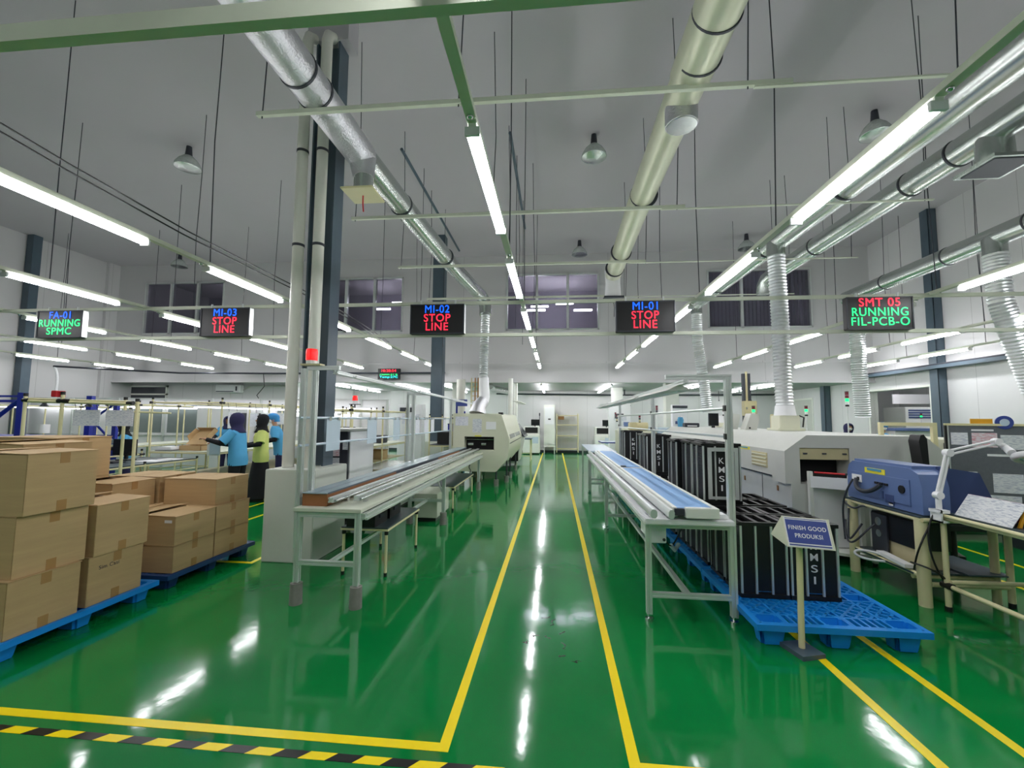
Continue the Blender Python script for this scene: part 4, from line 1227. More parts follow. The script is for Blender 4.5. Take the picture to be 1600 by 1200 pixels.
MB().bx(-1.50, -1.28, yf - .006, yf, 1.25, 1.42).build('notice', 'signwhite', wm)
MB().bx(-1.75, -1.60, yf - .004, yf, 1.095, 1.12).build('sticker', 'yellowpl', wm)
MB().bx(-1.88, -1.80, yf - .004, yf, .50, .55).build('sticker', 'yellowpl', wm)
MB().tube(bez((-1.84, yf - .03, .48), (-1.9, yf - .06, .4), (-1.78, yf - .06, .38), (-1.84, yf - .03, .3)), .012, 6).build('air_hose', 'black', wm)
for (x, y) in ((-2.05, 9.75), (-1.28, 9.75), (-1.12, 10.4), (-1.12, 11.2), (-2.05, 11.2), (-1.12, 12.8), (-2.05, 12.8)):
    f_ = MB().cyl((x, y, .14), (x, y, .62 if x > -1.2 else .34), .02, seg=10).build('leg', 'charcoal', wm)
    MB().cyl((x, y, 0), (x, y, .15), .055, seg=18).build('concrete_foot', 'concrete', f_)
# second machine behind it
m2 = thing('soldering_machine', 'dark and grey machine with tilted hoods behind the left ivory machine', 'machine', (-1.5, 14.4, 0))
MB().prism([(-2.2, .12), (-1.15, .12), (-1.0, .9), (-1.15, 1.2), (-1.5, 1.45), (-2.2, 1.45)], 'Y', 13.5, 15.2).build('body', 'oven', m2)
MB().bx(-1.30, -1.02, 13.46, 13.5, .9, 1.05).bx(-1.4, -1.1, 13.46, 13.5, .2, .6).build('opening', 'dark', m2)
MB().prism([(-1.0, .95), (-.9, .92), (-1.2, 1.33), (-1.3, 1.3)], 'Y', 13.6, 15.1).build('hood', 'darkwin', m2)
for k in range(3):
    ex = thing('fume_pipe', 'white vertical fume pipe above the machines beside the aisle, %s' % ['nearest', 'middle', 'farthest'][k], 'pipe', (-1.35, 13.3 + .9 * k, 1.9), 0, 'white fume pipes')
    MB().tube([(-1.35 - .0 * k, 13.5 + .9 * k, 1.46 if k == 0 else 1.44), (-1.35, 13.5 + .9 * k, ZH)], .07, 14).build('pipe', 'white', ex)
    MB().tube([(-1.35, 13.5 + .9 * k, 2.05), (-1.0, 13.5 + .9 * k, 2.0)], .02, 8).build('side_arm', 'white', ex)

# ================================================================== RIGHT OVEN
ov = thing('reflow_oven', 'very long light grey reflow oven behind the black racks', 'oven', (3.3, 8, 0))
yo, ye = 5.22, 10.9
low = [(2.62, .08), (4.15, .08), (4.15, .84), (2.62, .84)]
hood = [(2.56, .86), (4.2, .86), (4.2, 1.18), (4.02, 1.34), (2.80, 1.34), (2.56, 1.16)]
g = MB()
g.prism(low, 'Y', yo + .3, ye).prism(hood, 'Y', yo + .3, ye)
# front end plate with its opening
g.prism([(2.62, .08), (4.15, .08), (4.15, .80), (2.62, .80)], 'Y', yo, yo + .3)
g.prism([(2.56, .80), (2.72, .80), (2.72, 1.20), (2.56, 1.16)], 'Y', yo, yo + .3)
g.prism([(3.24, .80), (4.2, .80), (4.2, 1.18), (4.02, 1.34), (3.24, 1.34)], 'Y', yo, yo + .3)
g.prism([(2.56, 1.16), (2.72, 1.20), (3.24, 1.20), (3.24, 1.34), (2.80, 1.34)], 'Y', yo, yo + .3)
g.build('body', 'oven', ov)
MB().bx(2.73, 3.23, yo + .22, yo + .28, .81, 1.08).build('slot_interior', 'dark', ov)
d_ = MB().bx(2.725, 3.235, yo + .01, yo + .05, 1.07, 1.195, .004).build('hatch', 'beige', ov)
for x in (2.78, 2.98, 3.19):
    MB().bx(x - .02, x + .02, yo - .004, yo + .012, 1.13, 1.145).build('latch', 'charcoal', d_)
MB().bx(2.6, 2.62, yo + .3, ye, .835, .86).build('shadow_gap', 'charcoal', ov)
for k, y in enumerate((5.62, 7.2, 8.8)):
    v_ = MB().bx(2.553, 2.562, y, y + .42, .93, 1.11, .003).build('vent_grille', 'beige', ov)
    for q in range(4):
        MB().bx(2.545, 2.553, y + .02, y + .40, .95 + q * .042, .965 + q * .042).build('louvre', 'machine', v_)
for y in (5.5, 6.4, 7.6, 8.8):
    MB().bx(2.612, 2.62, y, y + .035, .68, .74).build('latch', 'brown', ov)
for y in (5.9, 7.3, 8.7):
    MB().bx(2.616, 2.62, y, y + .008, .12, .82).build('panel_seam', 'charcoal', ov)
MB().bx(2.75, 3.12, yo - .002, yo, .14, .70).build('access_panel', 'oven', ov)
MB().bx(2.553, 2.56, 6.1, 6.42, 1.115, 1.15).build('sticker', 'yellowpl', ov)
MB().bx(2.550, 2.553, 6.14, 6.36, 1.13, 1.146).build('sticker', 'teal', ov)
# exhaust collar box on the oven
for (x, y, z1, lab) in [(3.67, 7.42, 1.76, 'ivory collar box under the nearest ring hose on the oven'), (3.86, 10.6, 1.62, 'ivory collar box on the far end of the oven')]:
    e_ = thing('collar_box', lab, 'box', (x, y, 1.342))
    MB().bx(x - .15, x + .15, y - .15, y + .15, 1.342, z1 - .18, .01).bx(x - .2, x + .2, y - .2, y + .2, 1.342, 1.38, .01).build('base', 'machine', e_)
    MB().loft([(x, y, z1 - .18, .16, .16), (x, y, z1 - .02, .135, .135)], 20).build('collar', 'signwhite', e_)
    MB().tube([(x + .16, y - .1, 1.58), (x + .22, y - .12, 1.55), (x + .2, y - .12, 1.4)], .012, 6).build('cable', 'black', e_)
# tower lights
def tower(x, y, z0, z1, cols, lab):
    t_ = thing('tower_light', lab, 'signal light', (x, y, z0), 0, 'signal lights on the machines')
    h = .055
    zs = z1 - h * len(cols)
    MB().cyl((x, y, z0), (x, y, zs - .03), .01, seg=8).build('pole', 'alu', t_)
    MB().cyl((x, y, zs - .03), (x, y, zs), .028, seg=14).build('base', 'black', t_)
    for k, c in enumerate(cols):
        MB().cyl((x, y, zs + k * h + .003), (x, y, zs + (k + 1) * h - .003), .028, seg=14).build('light_segment', c, t_)
    MB().cyl((x, y, z1), (x, y, z1 + .01), .03, seg=14).build('cap', 'black', t_)


for j, (x, y, z0, z1, cols, lab) in enumerate([
    (5.0, 8.05, 1.25, 2.0, ['signwhite', 'ledgreen', 'redlight', 'redlight'], 'tall signal light with green segment lit, beside slate wall column'),
    (5.02, 9.33, 1.25, 1.79, ['signwhite', 'ledgreen', 'redlight'], 'short signal light with green segment lit, left of the tall one'),
    (3.7, 8.6, 1.345, 1.76, ['signwhite', 'ledgreen', 'redlight'], 'signal light with green segment, just right of nearest ring hose'),
    (3.28, 8.9, 1.345, 1.72, ['signwhite', 'redlight'], 'signal light with red cap between tilted monitors and hose'),
    (2.62, 11.6, 1.0, 1.85, ['charcoal', 'redlight', 'redlight'], 'dark signal light between white column and second hose'),
    (1.75, 12.6, 1.1, 1.62, ['beige', 'charcoal', 'redlight'], 'signal light behind the black racks, left of white column'),
    (2.3, 12.2, 1.0, 1.6, ['beige', 'charcoal', 'redlight'], 'signal light in front of the right white column'),
    (2.05, 15.1, 1.2, 1.72, ['charcoal', 'charcoal', 'redlight'], 'signal light near left white column')]):
    tower(x, y, z0, z1, cols, lab)
# row of machines behind the racks, farther back
def machine_box(x0, x1, y0, y1, z1, m, lab, extra=None, z0=.0):
    t_ = thing('machine_cabinet', lab, 'machine', ((x0 + x1) / 2, (y0 + y1) / 2, z0))
    MB().bx(x0, x1, y0, y1, z0 + .06, z1, .015).build('body', m, t_)
    MB().bx(x0 + .04, x1 - .04, y0 + .04, y1 - .04, z0, z0 + .06).build('plinth_base', 'charcoal', t_)
    if extra:
        extra(t_)
    return t_


machine_box(1.75, 2.55, 11.3, 13.0, 1.2, 'machine', 'ivory placement machine behind the racks, grey panel on its side', lambda t: (
    MB().bx(1.9, 2.1, 11.27, 11.3, .95, 1.12).build('control_panel', 'charcoal', t), MB().bx(1.95, 2.05, 11.26, 11.27, 1.0, 1.06).build('display', 'signwhite', t)))
machine_box(2.6, 3.3, 11.4, 13.3, 1.28, 'film', 'pale blue machine cabinet behind the end of the oven')
hd = thing('component_reel_stand', 'beige rounded feeder unit standing on ivory placement machine', 'machine', (2.25, 12.2, 1.2))
MB().bx(2.02, 2.2, 12.0, 12.4, 1.2, 1.42, .02).build('housing', 'beige', hd)
MB().cyl((2.2, 12.2, 1.31), (2.5, 12.2, 1.31), .11, seg=22).build('drum', 'beige', hd)
machine_box(2.12, 2.85, 13.8, 15.3, 1.2, 'machine', 'ivory test machine behind racks, next to the blue edged table', lambda t: (
    MB().cyl((2.10, 14.4, .95), (2.12, 14.4, .95), .14, seg=20).build('side_fan', 'charcoal', t),))
wb = thing('tall_white_cabinet', 'tall white control cabinet with blue label near the far wall, right side', 'cabinet', (2.3, 16.6, 0))
MB().bx(2.0, 2.75, 16.3, 16.7, 0, 2.12, .01).build('body', 'signwhite', wb)
MB().bx(2.15, 2.6, 16.28, 16.3, 1.45, 1.6).build('poster', 'label', wb)
MB().bx(2.2, 2.5, 16.275, 16.3, 1.66, 1.70).build('slot', 'charcoal', wb)
MB().bx(2.5, 2.72, 16.2, 16.3, 1.25, 1.4).build('tray', 'bluebox', wb)
wb2 = thing('tall_white_cabinet', 'tall white panel with dark top edge behind the second ring hose', 'cabinet', (3.6, 12.9, 0))
MB().bx(3.35, 3.75, 12.9, 13.1, 0, 1.93, .01).build('body', 'signwhite', wb2)
MB().bx(3.35, 3.76, 12.88, 12.9, 1.83, 1.9).build('dark_band', 'charcoal', wb2)
MB().bx(3.42, 3.58, 12.88, 12.9, 1.38, 1.46).build('picture', 'bluebox2', wb2)
# tilted monitors on the oven rear
for j, (x, y) in enumerate(((3.1, 8.2), (3.32, 7.95))):
    t_ = thing('tilted_monitor', 'light grey tilted control screen on the oven, %s of two' % ['left', 'right'][j], 'monitor', (x, y, 1.342), 0, 'tilted control screens')
    g = MB().prism([(x - .05, 1.342), (x + .14, 1.342), (x + .2, 1.6), (x + .05, 1.62)], 'Y', y - .02, y + .2)
    g.build('housing', 'oven', t_)
    MB().cyl((x + .02, y - .03, 1.37), (x + .02, y - .02, 1.37), .015, seg=10).build('knob', 'black', t_)
# small things on the oven
for j, (x, y, w_, d, h, m, nm, lab) in enumerate([(2.95, 9.9, .3, .2, .09, 'charcoal', 'printer', 'dark flat device on the oven, left of cable trunking'), (3.25, 9.4, .2, .1, .26, 'charcoal', 'monitor', 'small dark monitor on the oven beside the cable trunking'), (2.9, 10.5, .2, .2, .2, 'teal', 'container', 'cyan rounded container on the oven near second hose')]):
    t_ = thing(nm, lab, nm, (x, y, 1.342))
    if nm == 'monitor':
        MB().bx(x - .03, x + .03, y, y + .03, 1.342, 1.40).build('stand', 'black', t_)
        MB().bx(x - w_ / 2, x + w_ / 2, y - .02, y + .01, 1.38, 1.38 + h, .004).build('screen', 'charcoal', t_)
        MB().bx(x - w_ / 2 + .01, x + w_ / 2 - .01, y - .023, y - .02, 1.395, 1.37 + h).build('display', 'screen', t_)
    elif nm == 'container':
        MB().loft([(x, y, 1.342, .06, .06), (x, y, 1.5, .07, .07), (x, y, 1.56, .05, .05)], 18).build('body', 'teal', t_)
        MB().cyl((x, y, 1.56), (x, y, 1.58), .03, seg=14).build('lid', 'signwhite', t_)
    else:
        MB().bx(x - w_ / 2, x + w_ / 2, y - d / 2, y + d / 2, 1.342, 1.342 + h, .01).build('case', m, t_)
        MB().bx(x - .1, x + .1, y - d / 2 - .003, y - d / 2, 1.36, 1.38).build('paper_slot', 'signwhite', t_)
eb2 = thing('electric_box', 'small beige control box with dark switch, before slate wall column', 'box', (4.2, 8.7, 1.3))
MB().bx(4.1, 4.32, 8.7, 8.85, 1.3, 1.62, .008).build('case', 'beige', eb2)
MB().bx(4.18, 4.26, 8.68, 8.7, 1.38, 1.52).build('switch_panel', 'charcoal', eb2)
# white magazine loader in front of the oven
ld = thing('board_loader', 'white framed board loader in front of the oven opening', 'loader', (3.0, 5.1, 0))
for (x, y, z) in ((2.78, 5.15, .95), (3.08, 4.97, .93), (3.30, 5.0, .93), (3.30, 5.17, .93)):
    MB().bx(x - .02, x + .02, y - .02, y + .02, .04, z).build('post', 'white', ld)
    MB().cyl((x, y, 0), (x, y, .04), .025, seg=12).build('foot', 'black', ld)
Q_ = [(2.77, 5.14), (3.07, 4.955), (3.31, 4.99), (3.31, 5.19), (2.79, 5.19)]
MB().prism(Q_, 'Z', .80, .83).build('top_shelf', 'white', ld)
MB().prism(Q_, 'Z', .10, .13).build('low_shelf', 'white', ld)
MB().prism([(2.765, 5.135), (3.065, 4.95), (3.065, 4.965), (2.765, 5.15)], 'Z', .78, .90).build('front_plate', 'signwhite', ld)
MB().prism([(2.82, 5.14), (3.05, 5.0), (3.27, 5.0), (3.27, 5.18), (2.82, 5.18)], 'Z', .90, .93).build('dark_tray', 'black', ld)
MB().tube([(2.82, 5.14, .94), (3.05, 5.0, .94)], .010, 8).build('red_edge', 'redpl', ld)
MB().prism([(2.80, 5.18), (3.3, 5.18), (3.3, 5.19), (2.80, 5.19)], 'Z', .14, .78).build('back_panel', 'signwhite', ld)

# second long machine further right
o2 = thing('reflow_oven', 'second ivory long machine behind the slate blue casing and board', 'oven', (5.5, 8, 0))
MB().prism([(4.75, .08), (6.5, .08), (6.5, 1.1), (6.35, 1.25), (4.95, 1.25), (4.75, 1.05)], 'Y', 6.9, 10.6).build('body', 'machine', o2)
MB().bx(4.9, 5.5, 6.88, 6.9, .78, .83).bx(5.6, 6.3, 6.88, 6.9, .78, .83).build('trim_strip', 'beige', o2)
MB().bx(5.55, 5.56, 6.885, 6.9, .1, 1.2).build('panel_seam', 'charcoal', o2)
MB().bx(6.1, 6.2, 6.88, 6.9, 1.02, 1.12).build('sticker', 'yellowpl', o2)
hf = thing('pipe_hood_frame', 'pale yellow square pipe frame rising above the right end of oven', 'frame', (4.42, 5.6, 0))
MB().bx(3.83, 3.87, 5.6, 5.64, 1.342, 1.45).bx(4.40, 4.45, 5.6, 5.64, 0, 1.45).bx(3.83, 4.45, 5.6, 5.64, 1.45, 1.49).build('frame', 'cream', hf)
bs = thing('office_chair', 'black office chair seen edge on behind the slate blue casing', 'chair', (4.05, 5.0, 0))
MB().prism([(3.79, .93), (3.84, .95), (3.83, 1.32), (3.80, 1.37), (3.77, 1.36), (3.75, 1.3)], 'Y', 4.95, 5.09).build('backrest', 'black', bs)
MB().tube([(3.80, 5.01, 1.0), (3.78, 5.01, .7), (3.86, 5.01, .46)], .022, 8).build('back_bracket', 'black', bs)
MB().bx(3.85, 4.25, 4.82, 5.18, .42, .5, .02).build('seat', 'black', bs)
g = MB().cyl((4.05, 5.0, .1), (4.05, 5.0, .42), .03, seg=10)
for k in range(5):
    a = 2 * PI * k / 5 + .5
    g.tube([(4.05, 5.0, .12), (4.05 + .2 * math.cos(a), 5.0 + .2 * math.sin(a), .06)], .02, 8)
    g.sph((4.05 + .2 * math.cos(a), 5.0 + .2 * math.sin(a), .03), .03, seg=8)
g.build('star_base', 'black', bs)

# ================================================================== YELLOW PIPE DESKS AT THE RIGHT
dA = thing('pipe_desk', 'cream pipe desk carrying the slate blue casing', 'desk', (3.35, 4.45, 0))
for (x, y, r) in ((3.02, 4.86, .042), (3.02, 4.02, .045), (3.68, 4.86, .03), (3.66, 4.14, .03)):
    MB().cyl((x, y, 0), (x, y, .71), r, seg=18).build('leg', 'cream', dA)
MB().bx(2.98, 3.71, 3.98, 4.92, .71, .722, .003).build('tabletop', 'matgrey', dA)
MB().tube([(3.0, 3.98, .695), (3.0, 4.92, .695), (3.69, 4.92, .695), (3.69, 3.98, .695), (3.0, 3.98, .695)], .018, 10).tube([(3.02, 4.02, .23), (3.02, 4.86, .23)], .02, 10).tube([(3.66, 4.14, .20), (3.68, 4.86, .20)], .02, 10).tube([(3.02, 4.14, .20), (3.66, 4.14, .20)], .02, 10).build('pipe_rail', 'cream', dA)
MB().bx(3.0, 3.69, 4.1, 4.88, .225, .24).build('low_shelf', 'matgrey', dA)
cs = thing('inspection_unit', 'slate blue rounded casing with rear sockets on the cream desk', 'machine', (3.4, 4.4, .723))
g = MB()
g.prism([(4.0, .73), (4.93, .73), (4.93, .98), (4.90, 1.06), (4.84, 1.10), (4.12, 1.10), (4.03, 1.06), (4.0, .96)], 'X', 3.03, 3.24)
g.build('rear_casing', 'bluebox', cs)
MB().prism([(3.24, .73), (3.64, .73), (3.50, 1.08), (3.24, 1.12)], 'Y', 4.03, 4.88).build('front_hood', 'bluebox2', cs)
MB().bx(3.05, 3.3, 4.12, 4.84, 1.10, 1.122).build('top_lid', 'bluebox', cs)
p = MB().bx(3.022, 3.032, 4.12, 4.86, .78, 1.0, .002).build('rear_panel', 'bluebox', cs)
MB().bx(3.016, 3.022, 4.70, 4.84, .9, .97).build('socket_plate', 'signwhite', p)
MB().bx(3.010, 3.022, 4.73, 4.76, .92, .95).bx(3.010, 3.022, 4.36, 4.40, .915, .935).bx(3.010, 3.022, 4.42, 4.46, .915, .935).bx(3.010, 3.022, 4.48, 4.52, .915, .935).build('socket', 'black', p)
MB().cyl((3.012, 4.2, .91), (3.022, 4.2, .91), .035, seg=18).build('fan', 'black', p)
MB().bx(3.018, 3.022, 4.3, 4.4, .76, .84).bx(3.018, 3.022, 4.42, 4.44, .79, .86).build('plate', 'bluebox2', p)
MB().bx(3.018, 3.0185, 4.31, 4.36, .745, .775).build('sticker', 'signwhite', p)
MB().bx(3.024, 3.029, 4.40, 4.66, 1.005, 1.055).build('sticker', 'yellowpl', cs)
MB().bx(3.018, 3.024, 4.44, 4.62, 1.03, 1.052).build('sticker', 'teal', cs)
for q, pts in enumerate([bez((3.0, 4.75, .93), (2.93, 4.7, .80), (2.95, 4.5, .80), (3.0, 4.42, .92), 14), bez((3.0, 4.8, .92), (2.9, 4.86, .7), (2.95, 4.9, .6), (2.96, 4.9, .3), 14),
                         bez((2.96, 4.88, .5), (2.85, 4.75, .1), (2.93, 4.6, .45), (3.05, 4.6, .52), 14), bez((2.97, 4.84, .62), (2.88, 4.72, .3), (2.9, 4.8, .25), (3.0, 4.7, .5), 14),
                         bez((2.96, 4.9, .68), (2.9, 4.6, .6), (2.96, 4.7, .7), (3.0, 4.62, .68), 12)]):
    tag(MB().tube(pts, .009 if q != 0 else .02, 8).build('power_cable', 'charcoal'), ['thick grey ribbon cable across the back of the slate blue casing', 'dark cable down the far leg of the cream desk', 'looped dark cable beside the far desk leg', 'second looped dark cable beside the far desk leg', 'short dark cable under the slate blue casing'][q], 'cable')
pc = thing('computer_case', 'black computer case with yellowed base on the low shelf', 'computer', (3.3, 4.4, .241))
MB().bx(3.10, 3.36, 4.16, 4.72, .40, .63, .004).build('case', 'black', pc)
MB().bx(3.12, 3.35, 4.18, 4.70, .241, .40, .003).build('base', 'beige', pc)
pb = MB().bx(3.085, 3.10, 4.5, 4.7, .26, .62).build('rear_plate', 'charcoal', pc)
MB().cyl((3.078, 4.6, .55), (3.085, 4.6, .55), .04, seg=16).cyl((3.078, 4.6, .44), (3.085, 4.6, .44), .035, seg=16).build('fan', 'galv', pb)
tag(MB().obx((3.03, 4.35, .275), (.07, .42, .03), Matrix.Rotation(R(-8), 3, 'Z')).build('power_strip', 'signwhite'), 'white power strip lying on the low shelf edge of the desk', 'power strip')
tag(MB().tube(bez((3.02, 4.5, .27), (2.85, 4.75, .3), (2.8, 4.6, .18), (2.95, 4.35, .25), 16), .011, 8).build('power_cable', 'signwhite'), 'white cable loop at the power strip', 'cable')
for q, pts in enumerate([bez((3.07, 3.93, .78), (2.98, 3.98, .6), (3.0, 3.9, .35), (3.12, 3.95, .22), 16), bez((3.05, 3.97, .66), (2.93, 3.96, .45), (2.94, 3.98, .4), (2.97, 4.05, .28), 16), bez((2.97, 4.08, .33), (2.9, 3.9, .36), (3.0, 3.85, .34), (3.12, 3.94, .24), 16)]):
    tag(MB().tube(pts, .007, 8).build('lamp_cable', 'black'), ['black cable running down in front of the near desk leg', 'black cable looping left of the near desk leg', 'short black cable around the near desk leg'][q], 'cable')

dB = thing('pipe_desk', 'cream pipe desk with dark green mat at the right edge', 'desk', (3.4, 3.0, 0))
MB().bx(3.14, 3.86, 2.2, 3.94, .752, .77, .003).build('table_mat', 'matgrey', dB)
MB().tube([(3.12, 2.2, .735), (3.12, 3.95, .735), (3.87, 3.95, .735), (3.87, 2.2, .735)], .018, 10).tube([(3.09, 2.2, .755), (3.09, 3.95, .755)], .014, 10).build('top_rail', 'cream', dB)
for (x, y) in ((3.12, 3.93), (3.70, 4.06), (3.78, 3.92), (3.12, 2.25), (3.85, 2.25)):
    l_ = MB().cyl((x, y, .03), (x, y, .735), .024 if x > 3.2 else .02, seg=14).build('leg', 'cream', dB)
    MB().cyl((x, y, 0), (x, y, .04), .026, seg=12).build('foot_cap', 'black', l_)
MB().tube([(3.12, 3.93, .20), (3.12, 2.2, .20)], .018, 10).tube([(3.12, 3.90, .235), (3.78, 3.92, .235), (4.3, 3.6, .2)], .018, 10).tube([(3.7, 4.06, .16), (3.1, 4.06, .16)], .02, 10).build('low_rail', 'cream', dB)
MB().cyl((3.12, 3.88, .2), (3.12, 3.97, .2), .028, seg=12).build('joint', 'black', dB)
MB().cyl((3.70, 3.915, .235), (3.86, 3.92, .235), .026, seg=12).build('joint', 'black', dB)
sh = thing('low_platform', 'grey low platform sheet between the cream desks', 'shelf', (3.4, 4.2, .165))
MB().bx(3.38, 3.72, 4.05, 4.6, .242, .252).build('sheet', 'slate', sh)
# magnifier lamp
ml = thing('magnifier_lamp', 'white articulated magnifier lamp clamped to the right desk', 'lamp', (3.08, 3.86, .74))
MB().bx(3.05, 3.11, 3.86, 3.96, .70, .715).bx(3.05, 3.065, 3.86, 3.96, .70, .80).bx(3.04, 3.12, 3.86, 3.96, .775, .80).build('clamp', 'signwhite', ml)
MB().cyl((3.08, 3.91, .79), (3.08, 3.91, .90), .02, seg=12).build('post', 'signwhite', ml)
J0, J1, J2, J3 = Vector((3.08, 3.91, .91)), Vector((3.19, 3.93, 1.25)), Vector((3.62, 4.0, 1.34)), Vector((3.66, 3.98, 1.30))
for o_ in (-.013, .013):
    MB().tube([J0 + Vector((o_, 0, 0)), J1 + Vector((o_, 0, 0))], .012, 8).build('lower_arm', 'signwhite', ml)
    MB().tube([J1 + Vector((0, 0, o_ * 1.2)), J2 + Vector((0, 0, o_ * 1.2))], .010, 8).build('upper_arm', 'signwhite', ml)
for J in (J0, J1, J2):
    MB().cyl(J + Vector((0, -.025, 0)), J + Vector((0, .025, 0)), .03, seg=14).build('joint_knob', 'signwhite', ml)
g = MB()
hc = Vector((3.77, 3.86, 1.22))
tilt = Matrix.Rotation(R(14), 3, 'Y') @ Matrix.Rotation(R(-14), 3, 'X')
ring = []
for k in range(33):
    a = 2 * PI * k / 32
    ring.append(hc + tilt @ Vector((.115 * math.cos(a), .115 * math.sin(a), 0)))
g.tube(ring, .026, 10)
g.tube([J2, J3, hc + tilt @ Vector((-.13, .05, .02))], [.02, .024, .03], 10)
head_ = g.build('lamp_head', 'signwhite', ml)
MB().cyl(hc + tilt @ Vector((0, 0, -.006)), hc + tilt @ Vector((0, 0, .006)), .10, seg=30).build('lens', 'lens', head_)
# tent cards and tape on the right desk
tc_ = thing('tent_card', 'glossy white printed tent card with red back on right desk', 'card', (3.28, 3.5, .771))
g = MB().prism([(3.15, .771), (3.153, .771), (3.262, .93), (3.26, .934)], 'Y', 3.42, 3.86)
g.build('front_sheet', 'label', tc_)
MB().prism([(3.37, .771), (3.373, .771), (3.264, .934), (3.262, .93)], 'Y', 3.42, 3.86).build('back_sheet', 'redpl', tc_)
MB().prism([(3.20, .771), (3.22, .771), (3.264, .915), (3.26, .925)], 'Y', 3.425, 3.44).build('side_edge', 'orange', tc_)
gc = thing('tent_card', 'green and white glossy card at the right edge of the desk', 'card', (3.3, 3.1, .771))
gm = Matrix.Rotation(R(-38), 3, 'Y')
MB().prism([(3.17, .775), (3.173, .772), (3.29, .88), (3.288, .884)], 'Y', 2.9, 3.28).build('sheet', 'signwhite', gc)
MB().prism([(3.222, .826), (3.286, .885), (3.285, .887), (3.220, .828)], 'Y', 2.92, 3.27).build('green_band', 'greenpl', gc)
nrm = Vector((-.9, 0, 1)).normalized()
mtx = Matrix(((0, .735, -.678), (-1, 0, 0), (0, .678, .735)))
text('lettering', 'AFTER', .17, .022, 'black', gc, (3.268, 3.12, .874), mtx.to_euler(), .0003, bold=.01)
text('lettering', 'INSP', .12, .022, 'black', gc, (3.243, 3.12, .850), mtx.to_euler(), .0003, bold=.01)
tr = thing('tape_roll', 'red and white tape roll beside the green card', 'tape', (3.3, 3.36, .771))
MB().tube([Vector((3.33, 3.36, .825)) + Vector((.0, .035 * math.cos(a), .035 * math.sin(a))) for a in [2 * PI * k / 20 for k in range(21)]], .016, 8).build('roll', 'redpl', tr)
MB().tube([Vector((3.30, 3.36, .825)) + Vector((.0, .035 * math.cos(a), .035 * math.sin(a))) for a in [2 * PI * k / 20 for k in range(21)]], .014, 8).build('side_roll', 'signwhite', tr)

# ---- grey notice board
nb = thing('notice_board', 'grey felt notice board on black posts behind the right desk', 'board', (4.85, 5.5, 0))


def nbp(u, z, d=0.0):
    a, b = Vector((4.56, 5.62, 0)), Vector((5.17, 5.38, 0))
    n_ = Vector((-.366, -.93, 0))
    q = a + (b - a) * u + n_ * d
    return (q.x, q.y, z)


def nquad(u0, u1, z0, z1, d0, d1):
    g = MB()
    A = [g.bm.verts.new(nbp(u, z, d)) for d in (d0, d1) for (u, z) in ((u0, z0), (u1, z0), (u1, z1), (u0, z1))]
    for f in ((0, 1, 2, 3), (7, 6, 5, 4), (0, 4, 5, 1), (1, 5, 6, 2), (2, 6, 7, 3), (3, 7, 4, 0)):
        g.bm.faces.new([A[i] for i in f])
    return g


nquad(0, 1, .60, 1.46, 0, .012).build('felt_panel', 'board', nb)
nquad(-.03, 0, .02, 1.47, -.02, .02).build('post', 'black', nb)
nquad(1.0, 1.12, .02, 1.47, -.02, .02).build('post', 'black', nb)
nquad(-.03, 1.2, 1.46, 1.485, -.01, .02).build('top_rail', 'cream', nb)
nquad(.005, .025, .6, 1.46, .012, .016).build('edge_strip', 'alu', nb)
nquad(.975, .995, .6, 1.46, .012, .016).build('edge_strip', 'alu', nb)
nquad(-.06, 0.02, 0, .03, -.25, .25).build('foot', 'black', nb)
nquad(1.02, 1.12, 0, .03, -.25, .25).build('foot', 'black', nb)
for k, (u0, u1, z0, z1, m) in enumerate([(.05, .27, 1.24, 1.38, 'paper'), (.32, .64, 1.22, 1.38, 'redpaper'), (.68, .96, 1.2, 1.36, 'label'), (.05, .36, .98, 1.17, 'board'), (.1, .36, .76, .94, 'label'), (.55, .92, .72, .93, 'paper'),
                                          (.5, .93, 1.12, 1.145, 'signwhite'), (.5, .88, .62, .69, 'paper'), (.32, .6, 1.40, 1.42, 'signwhite')]):
    nquad(u0, u1, z0, z1, .012, .016).build('pinned_sheet', m, nb)
nquad(.32, .60, 1.475, 1.54, -.005, .01).build('orange_plate', 'orange', nb)
for u in (.74, 1.15):
    t_ = MB().cyl(nbp(u, 1.50, 0), nbp(u, 1.50, .02), .075, seg=24).build('round_sign', 'signblue', nb)
    MB().cyl(nbp(u, 1.50, .02), nbp(u, 1.50, .024), .04, seg=20).build('sign_symbol', 'film', t_)
t_ = thing('machine_base_box', 'white machine part visible right of the notice board', 'machine', (5.9, 5.6, 0))
MB().bx(5.45, 6.4, 5.6, 6.2, .5, 1.3, .01).build('body', 'machine', t_)
MB().bx(5.5, 6.3, 5.65, 6.1, 0, .5).build('base', 'charcoal', t_)
t_ = thing('machine_base_box', 'dark low machine base under the notice board', 'machine', (5.4, 6.5, 0))
MB().bx(4.3, 6.2, 6.3, 6.7, .12, .32, .01).build('body', 'charcoal', t_)
for x in (4.4, 5.2, 6.0):
    MB().cyl((x, 6.5, 0), (x, 6.5, .12), .04, seg=12).build('foot', 'chrome', t_)

# ---- sign on its post
sn = thing('standing_sign', 'blue FINISH GOOD PRODUKSI sign on a cream post with slate base', 'sign', (1.6, 3.13, 0))
MB().prism([(1.50, 3.22), (1.66, 3.26), (1.71, 3.08), (1.55, 3.03)], 'Z', 0, .028).build('base_plate', 'slate', sn)
MB().cyl((1.605, 3.15, .028), (1.62, 3.16, .72), .019, seg=14).build('post', 'cream', sn)
